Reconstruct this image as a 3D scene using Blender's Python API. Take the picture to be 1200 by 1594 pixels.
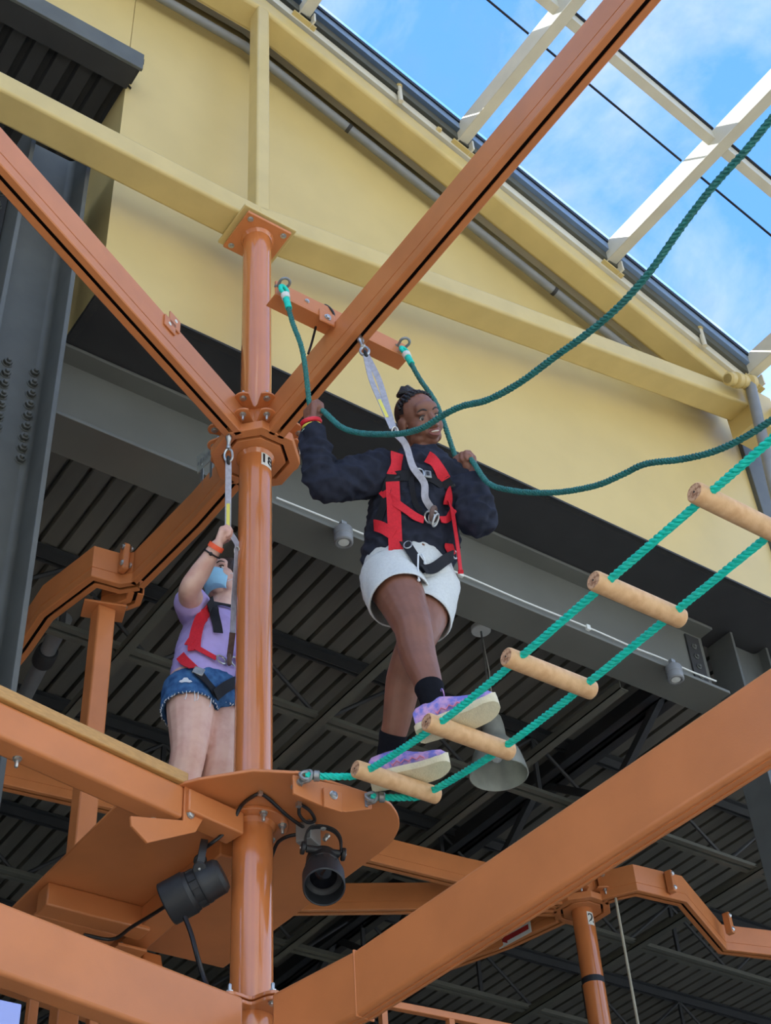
import bpy, bmesh, math, random
import numpy as np
from mathutils import Vector, Matrix, noise
from mathutils.bvhtree import BVHTree
PI = math.pi
random.seed(7)
SC = bpy.context.scene
COL = SC.collection
for o in list(bpy.data.objects):
    bpy.data.objects.remove(o)

# ------------------------------------------------------------------ camera
# world: X runs along the yellow wall, +Y goes away through the wall, Z up; main pole at the origin
F_PX = 2300.0
_up = Vector((416 - 600, -1680 - 797, F_PX)).normalized()
_fw = Vector((0, 0, 1)); _F = (_fw - _up * _fw.dot(_up)).normalized()
_R = _F.cross(_up)
if _R.x < 0: _R = -_R
_h = math.radians(52.5)
_X = _R * math.sin(_h) + _F * math.cos(_h)
_Y = _F * math.sin(_h) - _R * math.cos(_h)
MW = Matrix((_X, _Y, _up))                     # camera axes (right, down, forward) -> world
CAM = Vector((-2.303, -3.891, 1.6))
cam_d = bpy.data.cameras.new('camera'); cam = bpy.data.objects.new('camera', cam_d)
COL.objects.link(cam)
cr, cdn, cf = MW.col[0].copy(), MW.col[1].copy(), MW.col[2].copy()
m = Matrix((cr, -cdn, -cf)).transposed().to_4x4(); m.translation = CAM
cam.matrix_world = m
cam_d.sensor_fit = 'HORIZONTAL'; cam_d.sensor_width = 36.0
cam_d.lens = F_PX / 1200 * 36.0
cam_d.clip_start = 0.05; cam_d.clip_end = 400
SC.camera = cam

def ray(px, py):
    return MW @ Vector(((px - 600) / F_PX, (py - 797) / F_PX, 1.0))
def onx(px, py, x):
    d = ray(px, py); return CAM + d * ((x - CAM.x) / d.x)
def ony(px, py, y):
    d = ray(px, py); return CAM + d * ((y - CAM.y) / d.y)
def onz(px, py, z):
    d = ray(px, py); return CAM + d * ((z - CAM.z) / d.z)

# ------------------------------------------------------------------ world and sun
def build_world():
    w = bpy.data.worlds.new('sky'); SC.world = w; w.use_nodes = True
    nt = w.node_tree; nt.nodes.clear(); N = nt.nodes.new; L = nt.links.new
    tc = N('ShaderNodeTexCoord'); sep = N('ShaderNodeSeparateXYZ'); L(tc.outputs['Generated'], sep.inputs[0])
    ramp = N('ShaderNodeValToRGB'); L(sep.outputs['Z'], ramp.inputs[0])
    e = ramp.color_ramp.elements
    e[0].position = 0.0; e[0].color = (0.62, 0.76, 0.95, 1)
    e[1].position = 0.9; e[1].color = (0.16, 0.42, 0.98, 1)
    x = ramp.color_ramp.elements.new(0.4); x.color = (0.24, 0.52, 1.0, 1)
    mp = N('ShaderNodeMapping'); mp.inputs['Scale'].default_value = (1.6, 1.6, 2.6)
    mp.inputs['Location'].default_value = (0.35, 0.1, 0.2)
    L(tc.outputs['Generated'], mp.inputs[0])
    n1 = N('ShaderNodeTexNoise'); n1.inputs['Scale'].default_value = 2.2; n1.inputs['Detail'].default_value = 9
    n1.inputs['Roughness'].default_value = 0.62; n1.inputs['Distortion'].default_value = 0.4
    L(mp.outputs[0], n1.inputs['Vector'])
    cr_ = N('ShaderNodeValToRGB'); L(n1.outputs[0], cr_.inputs[0])
    c = cr_.color_ramp.elements
    c[0].position = 0.40; c[0].color = (0, 0, 0, 1); c[1].position = 0.68; c[1].color = (0.9, 0.9, 0.9, 1)
    mx = N('ShaderNodeMix'); mx.data_type = 'RGBA'
    L(cr_.outputs[0], mx.inputs[0]); L(ramp.outputs[0], mx.inputs[6]); mx.inputs[7].default_value = (0.86, 0.86, 1.0, 1)
    bg = N('ShaderNodeBackground'); L(mx.outputs[2], bg.inputs[0]); bg.inputs[1].default_value = 1.5
    out = N('ShaderNodeOutputWorld'); L(bg.outputs[0], out.inputs[0])
build_world()

sun_d = bpy.data.lights.new('sun', 'SUN'); sun_d.energy = 16.0; sun_d.angle = math.radians(0.6); sun_d.color = (1.0, 0.985, 0.95)
sun = bpy.data.objects.new('sun', sun_d); COL.objects.link(sun)
SUN_DIR = Vector((-0.34, 0.60, 0.72)).normalized()       # towards the sun
sun.rotation_euler = SUN_DIR.to_track_quat('Z', 'Y').to_euler(); sun.location = (-6, 4, 20)

vs = SC.view_settings
vs.view_transform = 'Standard'; vs.look = 'None'; vs.gamma = 1.0; vs.exposure = 0.38; vs.use_curve_mapping = False

# ------------------------------------------------------------------ materials
def lin(c):
    if isinstance(c, str):
        c = [int(c[i:i + 2], 16) for i in (0, 2, 4)]
    r = []
    for v in c:
        v = v / 255.0
        r.append(v / 12.92 if v <= 0.04045 else ((v + 0.055) / 1.055) ** 2.4)
    return (r[0], r[1], r[2], 1.0)

MATS = {}
def mat(name, color, rough=0.5, metal=0.0, spec=0.5, var=0.12, vscale=6.0, bump=0.0, bscale=60.0, coat=0.0, col2=None, lo=0.35, hi=0.65, detail=4.0, stretch=None):
    m = bpy.data.materials.new(name); m.use_nodes = True
    nt = m.node_tree; N = nt.nodes.new; L = nt.links.new
    b = nt.nodes['Principled BSDF']
    b.inputs['Roughness'].default_value = rough; b.inputs['Metallic'].default_value = metal
    b.inputs['Specular IOR Level'].default_value = spec; b.inputs['Coat Weight'].default_value = coat
    b.inputs['Coat Roughness'].default_value = 0.18; b.inputs['Coat IOR'].default_value = 1.8
    tc = N('ShaderNodeTexCoord'); src = tc.outputs['Object']
    if stretch:
        mp = N('ShaderNodeMapping'); mp.inputs['Scale'].default_value = stretch; L(src, mp.inputs[0]); src = mp.outputs[0]
    n = N('ShaderNodeTexNoise'); n.inputs['Scale'].default_value = vscale; n.inputs['Detail'].default_value = detail
    L(src, n.inputs['Vector'])
    r = N('ShaderNodeValToRGB'); L(n.outputs[0], r.inputs[0])
    c = lin(color)
    e = r.color_ramp.elements
    e[0].position = lo; e[1].position = hi
    if col2: e[0].color = lin(col2); e[1].color = c
    else:
        e[0].color = tuple(max(0, v * (1 - var)) for v in c[:3]) + (1,)
        e[1].color = tuple(min(1, v * (1 + var)) for v in c[:3]) + (1,)
    L(r.outputs[0], b.inputs['Base Color'])
    if bump > 0:
        n2 = N('ShaderNodeTexNoise'); n2.inputs['Scale'].default_value = bscale; n2.inputs['Detail'].default_value = 3
        L(src, n2.inputs['Vector'])
        bp = N('ShaderNodeBump'); bp.inputs['Strength'].default_value = bump; bp.inputs['Distance'].default_value = 0.004
        L(n2.outputs[0], bp.inputs['Height']); L(bp.outputs[0], b.inputs['Normal'])
    MATS[name] = m
    return m

M_orange = mat('orange_paint', (201, 125, 73), rough=0.42, spec=0.35, var=0.06, vscale=5, bump=0.05, bscale=220, coat=0.15)
M_orange_pole = mat('orange_gloss_paint', (196, 118, 66), rough=0.12, spec=0.6, var=0.05, vscale=4, coat=0.3)
M_inner = mat('track_slot_shade', (30, 16, 12), rough=0.9, var=0.1)  # near-black colour standing in for shade inside the slots
M_yellow = mat('yellow_wall_paint', (208, 184, 122), rough=0.5, var=0.035, vscale=2.2, bump=0.03, bscale=180)
M_truss = mat('ochre_truss_paint', (205, 181, 118), rough=0.4, var=0.05, vscale=5)
M_grey = mat('charcoal_steel_paint', (90, 92, 88), rough=0.5, spec=0.35, var=0.08, vscale=7, bump=0.05, bscale=140)
M_girder = mat('girder_grey_paint', (104, 105, 98), rough=0.5, var=0.06, vscale=3)
M_soffit = mat('soffit_dark', (50, 50, 50), rough=0.7, var=0.08)
M_deck = mat('ceiling_deck', (100, 97, 88), rough=0.65, var=0.12, vscale=3, stretch=(3, 0.4, 1))
M_joist = mat('joist_black', (52, 53, 54), rough=0.6, var=0.1)
M_brace = mat('brace_olive', (92, 92, 82), rough=0.6, var=0.08)
M_frame = mat('skylight_cream_paint', (214, 208, 188), rough=0.4, var=0.04)
M_alu = mat('skylight_aluminium', (128, 150, 178), rough=0.4, metal=0.1, var=0.05)
M_gasket = mat('black_gasket', (25, 30, 38), rough=0.6, var=0.05)
M_zinc = mat('zinc_plated', (190, 192, 190), rough=0.3, metal=0.85, var=0.12, vscale=40)
M_galv = mat('galvanised', (150, 152, 150), rough=0.45, metal=0.7, var=0.15, vscale=60)
M_wood = mat('tan_composite_wood', (226, 184, 136), rough=0.55, var=0.06, vscale=35, bump=0.15, bscale=240, col2=(210, 164, 116), detail=8)
M_woodend = mat('wood_end_grain', (205, 165, 130), rough=0.7, col2=(150, 105, 75), vscale=90, lo=0.4, hi=0.55)
M_plank = mat('ochre_wood_strip', (190, 145, 85), rough=0.5, var=0.1, vscale=12, stretch=(1, 14, 14))
M_teal = mat('teal_rope', (0, 205, 182), rough=0.5, var=0.14, vscale=50, bump=0.25, bscale=500)
M_teal2 = mat('dirty_backlit_teal_rope', (30, 108, 102), rough=0.55, var=0.18, vscale=30, bump=0.25, bscale=500)  # hand ropes: dirtier teal, also darkened in colour to look backlit
M_black = mat('black_plastic', (36, 39, 42), rough=0.5, var=0.1, vscale=30, bump=0.1, bscale=300)
M_blackgl = mat('black_lens', (14, 16, 22), rough=0.12, var=0.05)
M_cable = mat('black_cable', (24, 24, 26), rough=0.42, var=0.08)
M_white = mat('white_plastic', (220, 222, 214), rough=0.5, var=0.04)
M_lampgl = mat('brushed_lamp_shade', (190, 194, 184), rough=0.35, metal=0.55, var=0.06, vscale=20)
M_print = mat('black_print', (20, 20, 22), rough=0.6, var=0.05)
M_redprint = mat('red_print', (165, 40, 38), rough=0.5, var=0.05)
M_pipe = mat('grey_pipe', (128, 130, 130), rough=0.45, var=0.08)
M_floor = mat('pale_floor', (196, 188, 172), rough=0.6, var=0.08, vscale=1.5)
M_beige = mat('beige_far_wall', (190, 180, 145), rough=0.8, var=0.06, vscale=1)
M_farwall = mat('dark_far_wall', (34, 36, 38), rough=0.9, var=0.1)
M_atrium = mat('pale_atrium_wall', (168, 171, 173), rough=0.8, var=0.05, vscale=1)
M_bluepanel = mat('pale_blue_panel', (150, 165, 225), rough=0.3, var=0.04)

def glass_mat():
    m = bpy.data.materials.new('tinted_skylight_glass'); m.use_nodes = True
    nt = m.node_tree; nt.nodes.clear(); N = nt.nodes.new; L = nt.links.new
    tr = N('ShaderNodeBsdfTransparent'); tr.inputs[0].default_value = (0.60, 0.66, 0.70, 1)
    gl = N('ShaderNodeBsdfGlossy'); gl.inputs['Roughness'].default_value = 0.03; gl.inputs[0].default_value = (1, 1, 1, 1)
    fr = N('ShaderNodeFresnel'); fr.inputs[0].default_value = 1.25
    mx = N('ShaderNodeMixShader'); L(fr.outputs[0], mx.inputs[0]); L(tr.outputs[0], mx.inputs[1]); L(gl.outputs[0], mx.inputs[2])
    # faint dirt film
    tc = N('ShaderNodeTexCoord'); n = N('ShaderNodeTexNoise'); n.inputs['Scale'].default_value = 3; n.inputs['Detail'].default_value = 6
    L(tc.outputs['Object'], n.inputs['Vector'])
    r = N('ShaderNodeValToRGB'); L(n.outputs[0], r.inputs[0]); r.color_ramp.elements[0].position = 0.5; r.color_ramp.elements[1].position = 0.85
    r.color_ramp.elements[1].color = (0.10, 0.10, 0.10, 1)
    df = N('ShaderNodeBsdfDiffuse'); df.inputs[0].default_value = (0.8, 0.82, 0.85, 1)
    m2 = N('ShaderNodeMixShader'); L(r.outputs[0], m2.inputs[0]); L(mx.outputs[0], m2.inputs[1]); L(df.outputs[0], m2.inputs[2])
    out = N('ShaderNodeOutputMaterial'); L(m2.outputs[0], out.inputs[0])
    return m
M_glass = glass_mat()

# ------------------------------------------------------------------ mesh builder
WLOC = {}
def basis(d, up=Vector((0, 0, 1))):
    d = Vector(d).normalized()
    if abs(d.dot(up)) > 0.98: up = Vector((0, 1, 0)) if abs(d.y) < 0.9 else Vector((1, 0, 0))
    s = d.cross(up).normalized(); u = s.cross(d).normalized()
    return d, s, u

def crom(pts, n=8, closed=False):
    P = [Vector(p) for p in pts]; out = []
    N = len(P)
    rng = range(N if closed else N - 1)
    for i in rng:
        if closed: a, b, c, d = P[(i - 1) % N], P[i], P[(i + 1) % N], P[(i + 2) % N]
        else:
            a = P[i - 1] if i > 0 else P[0] * 2 - P[1]
            b, c = P[i], P[i + 1]
            d = P[i + 2] if i + 2 < N else P[-1] * 2 - P[-2]
        for k in range(n):
            t = k / n
            out.append(0.5 * ((2 * b) + (c - a) * t + (2 * a - 5 * b + 4 * c - d) * t * t + (-a + 3 * b - 3 * c + d) * t ** 3))
    if not closed: out.append(P[-1])
    return out

class MB:
    def __init__(s): s.v = []; s.f = []
    def add(s, vs_, fs):
        o = len(s.v); s.v += [Vector(p) for p in vs_]; s.f += [tuple(i + o for i in f) for f in fs]; return s
    def box(s, c, sz, R=None):
        c = Vector(c); h = [x / 2 for x in sz]; P = []
        for z in (-1, 1):
            for x, y in ((-1, -1), (1, -1), (1, 1), (-1, 1)):
                p = Vector((x * h[0], y * h[1], z * h[2]))
                if R: p = R @ p
                P.append(c + p)
        return s.add(P, [(3, 2, 1, 0), (4, 5, 6, 7), (0, 1, 5, 4), (1, 2, 6, 5), (2, 3, 7, 6), (3, 0, 4, 7)])
    def box2(s, a, b):
        a = Vector(a); b = Vector(b); return s.box((a + b) / 2, [abs(b[i] - a[i]) for i in range(3)])
    def prism(s, poly, z0, z1, M=None):
        n = len(poly); P = [Vector((x, y, z0)) for x, y in poly] + [Vector((x, y, z1)) for x, y in poly]
        if M: P = [M @ p for p in P]
        F = [tuple(range(n - 1, -1, -1)), tuple(range(n, 2 * n))] + [(i, (i + 1) % n, n + (i + 1) % n, n + i) for i in range(n)]
        return s.add(P, F)
    def cyl(s, p0, p1, r0, r1=None, n=16, caps=True):
        p0 = Vector(p0); p1 = Vector(p1); r1 = r0 if r1 is None else r1
        d, a, b = basis(p1 - p0); P = []
        for p, r in ((p0, r0), (p1, r1)):
            for i in range(n):
                t = 2 * PI * i / n; P.append(p + (a * math.cos(t) + b * math.sin(t)) * r)
        F = [((i + 1) % n, i, n + i, n + (i + 1) % n) for i in range(n)]
        if caps: F += [tuple(range(n)), tuple(range(2 * n - 1, n - 1, -1))]
        return s.add(P, F)
    def lathe(s, prof, p0, axis, n=24, close=False):
        p0 = Vector(p0); d, a, b = basis(axis); P = []; k = len(prof)
        for r, z in prof:
            for i in range(n):
                t = 2 * PI * i / n; P.append(p0 + d * z + (a * math.cos(t) + b * math.sin(t)) * max(r, 1e-5))
        F = []
        for j in range(k if close else k - 1):
            j2 = (j + 1) % k
            F += [(j * n + (i + 1) % n, j * n + i, j2 * n + i, j2 * n + (i + 1) % n) for i in range(n)]
        if not close:
            if prof[0][0] > 1e-4: F.append(tuple(range(n)))
            if prof[-1][0] > 1e-4: F.append(tuple(range(k * n - 1, (k - 1) * n - 1, -1)))
        return s.add(P, F)
    def tube(s, pts, r, n=8, caps=True, closed=False):
        pts = [Vector(p) for p in pts]; K = len(pts)
        R = r if isinstance(r, (list, tuple)) else [r] * K
        tg = []
        for i in range(K):
            if closed: t = pts[(i + 1) % K] - pts[i - 1]
            else: t = pts[min(i + 1, K - 1)] - pts[max(i - 1, 0)]
            tg.append(t.normalized())
        d, a, b = basis(tg[0]); P = []; fr = [a]
        for i in range(K):
            if i: a = (a - tg[i] * a.dot(tg[i])).normalized()
            b = tg[i].cross(a)
            for j in range(n):
                t = 2 * PI * j / n; P.append(pts[i] + (a * math.cos(t) + b * math.sin(t)) * R[i])
        F = []
        for i in range(K if closed else K - 1):
            i2 = (i + 1) % K
            F += [(i * n + j, i * n + (j + 1) % n, i2 * n + (j + 1) % n, i2 * n + j) for j in range(n)]
        if caps and not closed: F += [tuple(range(n - 1, -1, -1)), tuple(range((K - 1) * n, K * n))]
        return s.add(P, F)
    def sweep(s, prof, path, up=(0, 0, 1), closed=False, caps=True):
        """closed profile (side, up) swept along a path with mitred corners"""
        path = [Vector(p) for p in path]; up = Vector(up); K = len(path); n = len(prof); P = []
        for i in range(K):
            if closed: d0 = (path[i] - path[i - 1]).normalized(); d1 = (path[(i + 1) % K] - path[i]).normalized()
            else:
                d0 = (path[i] - path[i - 1]).normalized() if i else (path[1] - path[0]).normalized()
                d1 = (path[i + 1] - path[i]).normalized() if i < K - 1 else d0
            t = (d0 + d1).normalized(); sd = t.cross(up).normalized(); u = up
            k = 1.0 / max(0.3, t.dot(d0))
            if not (abs(t.dot(up)) < 1e-3): u = sd.cross(t).normalized()
            for x, z in prof: P.append(path[i] + sd * x * k + u * z)
        F = []
        for i in range(K if closed else K - 1):
            i2 = (i + 1) % K
            F += [(i * n + (j + 1) % n, i * n + j, i2 * n + j, i2 * n + (j + 1) % n) for j in range(n)]
        if caps and not closed: F += [tuple(range(n)), tuple(range(K * n - 1, (K - 1) * n - 1, -1))]
        return s.add(P, F)
    def loft(s, rings, caps=True):
        n = len(rings[0]); P = [p for r in rings for p in r]; F = []
        for i in range(len(rings) - 1):
            F += [(i * n + j, i * n + (j + 1) % n, (i + 1) * n + (j + 1) % n, (i + 1) * n + j) for j in range(n)]
        if caps: F += [tuple(range(n - 1, -1, -1)), tuple(range((len(rings) - 1) * n, len(rings) * n))]
        return s.add(P, F)
    def sphere(s, c, r, n=14, m=9, R=None):
        c = Vector(c); r = r if isinstance(r, (list, tuple)) else (r, r, r); P = []; F = []
        for j in range(m + 1):
            ph = PI * j / m
            for i in range(n):
                t = 2 * PI * i / n
                p = Vector((math.sin(ph) * math.cos(t) * r[0], math.sin(ph) * math.sin(t) * r[1], -math.cos(ph) * r[2]))
                if R: p = R @ p
                P.append(c + p)
        for j in range(m):
            F += [(j * n + i, j * n + (i + 1) % n, (j + 1) * n + (i + 1) % n, (j + 1) * n + i) for i in range(n)]
        return s.add(P, F)
    def build(s, name, material, parent=None, bevel=0.0, seg=2, sharp=35, base=None, fix=True):
        if not s.v: return None
        xs = [p.x for p in s.v]; ys = [p.y for p in s.v]; zs = [p.z for p in s.v]
        b = Vector(base) if base is not None else Vector(((min(xs) + max(xs)) / 2, (min(ys) + max(ys)) / 2, min(zs)))
        me = bpy.data.meshes.new(name); me.from_pydata([tuple(p - b) for p in s.v], [], s.f)
        if fix:
            bm = bmesh.new(); bm.from_mesh(me); bmesh.ops.remove_doubles(bm, verts=bm.verts, dist=1e-6)
            bmesh.ops.recalc_face_normals(bm, faces=bm.faces); bm.to_mesh(me); bm.free()
        me.polygons.foreach_set('use_smooth', [True] * len(me.polygons)); me.set_sharp_from_angle(angle=math.radians(sharp))
        me.materials.append(material); me.update()
        o = bpy.data.objects.new(name, me); COL.objects.link(o); WLOC[o.name] = b
        if bevel > 0:
            bv = o.modifiers.new('bevel', 'BEVEL'); bv.width = bevel; bv.segments = seg; bv.limit_method = 'ANGLE'; bv.angle_limit = math.radians(40)
        if parent is not None: o.parent = parent; o.location = b - WLOC[parent.name]
        else: o.location = b
        return o

def tag(o, label, cat, group=None):
    o['label'] = label; o['category'] = cat
    if group: o['group'] = group
    return o
def thing(name, loc, label, cat, group=None):
    o = bpy.data.objects.new(name, None); COL.objects.link(o); o.location = loc; WLOC[o.name] = Vector(loc)
    o.empty_display_size = 0.05
    return tag(o, label, cat, group)
def struct(o, label=None, cat=None):
    o['kind'] = 'structure'
    if label: o['label'] = label
    if cat: o['category'] = cat
    return o
def put(mesh_obj_data, name, loc, parent, rot=None):
    """another object sharing mesh data; loc in world"""
    o = bpy.data.objects.new(name, mesh_obj_data); COL.objects.link(o); WLOC[o.name] = Vector(loc)
    if parent is not None: o.parent = parent; o.location = Vector(loc) - WLOC[parent.name]
    else: o.location = loc
    if rot is not None: o.rotation_mode = 'QUATERNION'; o.rotation_quaternion = rot
    return o

# shared hexagon bolts: head at origin pointing +Z
def hexbolt_mesh(name, r=0.012, hh=0.010, washer=0.016, stud=0.0, nut=False):
    mb = MB()
    mb.lathe([(washer, 0), (washer, 0.0025), (0.002, 0.0025)], (0, 0, 0), (0, 0, 1), n=14)
    mb.lathe([(r * 0.96, 0.0025), (r, 0.004), (r, hh - 0.001), (r * 0.86, hh)], (0, 0, 0), (0, 0, 1), n=6)
    if stud > 0: mb.lathe([(r * 0.52, hh - 0.001), (r * 0.52, hh + stud - 0.003), (r * 0.4, hh + stud)], (0, 0, 0), (0, 0, 1), n=10)
    ob = mb.build(name, M_zinc, base=(0, 0, 0)); me = ob.data; bpy.data.objects.remove(ob); return me
BOLT = hexbolt_mesh('bolt_mesh'); BOLT_S = hexbolt_mesh('bolt_small_mesh', 0.008, 0.007, 0.011)
NUT = hexbolt_mesh('nut_mesh', 0.012, 0.012, 0.015, stud=0.022)
def paint_copy(me, material, name):
    c = me.copy(); c.name = name; c.materials.clear(); c.materials.append(material); return c
BOLT_Y = paint_copy(BOLT, M_truss, 'bolt_yellow_mesh'); BOLT_G = paint_copy(hexbolt_mesh('bolt_big_mesh', 0.02, 0.018, 0.026, stud=0.012), M_grey, 'bolt_grey_mesh')
def bolt(parent, pos, d, me=BOLT, name='bolt'):
    return put(me, name, pos, parent, Vector((0, 0, 1)).rotation_difference(Vector(d).normalized()))

def rope_mb(path, R, pitch=0.05, n=6, step=0.009, mb=None, strands=3, ph0=0.0):
    """laid rope: three strands twisting round the path"""
    mb = mb or MB()
    L = [0.0]; path = [Vector(p) for p in path]
    for i in range(1, len(path)): L.append(L[-1] + (path[i] - path[i - 1]).length)
    N = max(3, int(L[-1] / step)); pts = []; k = 0
    for i in range(N + 1):
        t = L[-1] * i / N
        while k < len(L) - 2 and L[k + 1] < t: k += 1
        f = (t - L[k]) / max(1e-9, L[k + 1] - L[k]); pts.append((path[k].lerp(path[k + 1], f), t))
    tgs = [(pts[min(i + 1, N)][0] - pts[max(i - 1, 0)][0]).normalized() for i in range(N + 1)]
    d, a, b = basis(tgs[0]); fr = []
    for i in range(N + 1):
        a = (a - tgs[i] * a.dot(tgs[i])).normalized(); fr.append((a.copy(), tgs[i].cross(a)))
    for s_ in range(strands):
        q = []
        for i in range(N + 1):
            ang = ph0 + 2 * PI * (pts[i][1] / pitch + s_ / strands)
            q.append(pts[i][0] + (fr[i][0] * math.cos(ang) + fr[i][1] * math.sin(ang)) * R * 0.50)
        mb.tube(q, R * 0.56, n=n)
    return mb

# ================================================================== the building
TS = -0.3626                                   # fall of the glazed roof along X
def rz(x, off=0.0): return 10.004 + off + (TS * x if x > 0 else 0.0)

def build_shell():
    o = MB().box2((-14, -16, -0.12), (14, 15, 0)).build('floor', M_floor); struct(o)
    # yellow bulkhead: face panels, return, soffit
    top = 0.27
    w = MB().prism([(-0.69, 7.10), (3.87, 7.10), (3.87, rz(3.87, 0.16)), (0, rz(0, top)), (-0.69, rz(0, top))], 0.25, 0.29,
                   Matrix(((1, 0, 0, 0), (0, 0, 1, 0), (0, 1, 0, 0), (0, 0, 0, 1)))).build('wall_back', M_yellow); struct(w)
    MB().box2((-4.0, 0.25, 8.89), (-0.694, 0.29, rz(0, top))).build('wall_panel', M_yellow, w)
    MB().box2((-0.69, 0.29, 7.10), (-0.65, 1.4, 10.1)).build('return_panel', M_yellow, w)
    MB().box2((-0.69, 0.245, 7.095), (3.87, 0.255, 7.108)).build('edge_trim', M_soffit, w)
    s = MB().box2((-0.69, 0.256, 7.10), (4.5, 0.80, 7.13)).build('trim_1', M_soffit); struct(s)
    d = MB().box2((3.872, 0.22, 7.13), (4.6, 0.62, 8.62)).build('trim_2', M_grey, bevel=0.004); struct(d)
    struct(MB().box2((-7.0, 1.42, 6.4), (-0.655, 1.47, 8.95)).build('sun_block_panel', M_soffit))  # added infill panel that blocks stray sun from the ropes
    # unseen atrium walls behind the camera, added for bounce light and reflections
    struct(MB().box2((-9, -11.2, 0), (9, -11.0, 9.0)).build('wall_front', M_atrium))
    struct(MB().box2((-9.2, -11.2, 0), (-9.0, 0.2, 8.8)).build('wall_side', M_atrium))
    struct(MB().box2((8.8, -11.0, 0), (9.0, 0.2, 8.0)).build('wall_east', M_atrium))
    # dark interior walls, put in to limit side light
    struct(MB().box2((-7, 13.9, 0), (13, 14.1, 8)).build('wall_far', M_farwall))
    struct(MB().box2((12.6, 0.9, 0), (12.8, 13.9, 8)).build('wall_right', M_farwall))
    struct(MB().box2((-7, 0.9, 0), (-6.8, 13.9, 8)).build('wall_left', M_farwall))
    o = MB().box2((3.35, 5.2, 4.2), (4.55, 5.26, 6.5)).build('partition_wall', M_beige)
    tag(o, 'beige partition panel standing far back under the joists', 'partition')
    # ribbed deck ceiling
    mb = MB(); pit = 0.125; x0, x1 = -6.8, 12.6; prof = []
    n = int((x1 - x0) / pit)
    for i in range(n):
        x = x0 + i * pit
        prof += [(x, 7.10), (x + 0.094, 7.10), (x + 0.098, 7.145), (x + 0.121, 7.145)]
    prof.append((x0 + n * pit, 7.10))
    k = len(prof)
    mb.add([(x, 0.80, z) for x, z in prof] + [(x, 14.0, z) for x, z in prof], [(i, i + 1, k + i + 1, k + i) for i in range(k - 1)])
    o = mb.build('ceiling', M_deck, fix=False, sharp=20); struct(o)
    MB().box2((-6.8, 0.8, 7.16), (12.6, 14, 7.3)).build('roof_slab', M_farwall, o)

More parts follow.
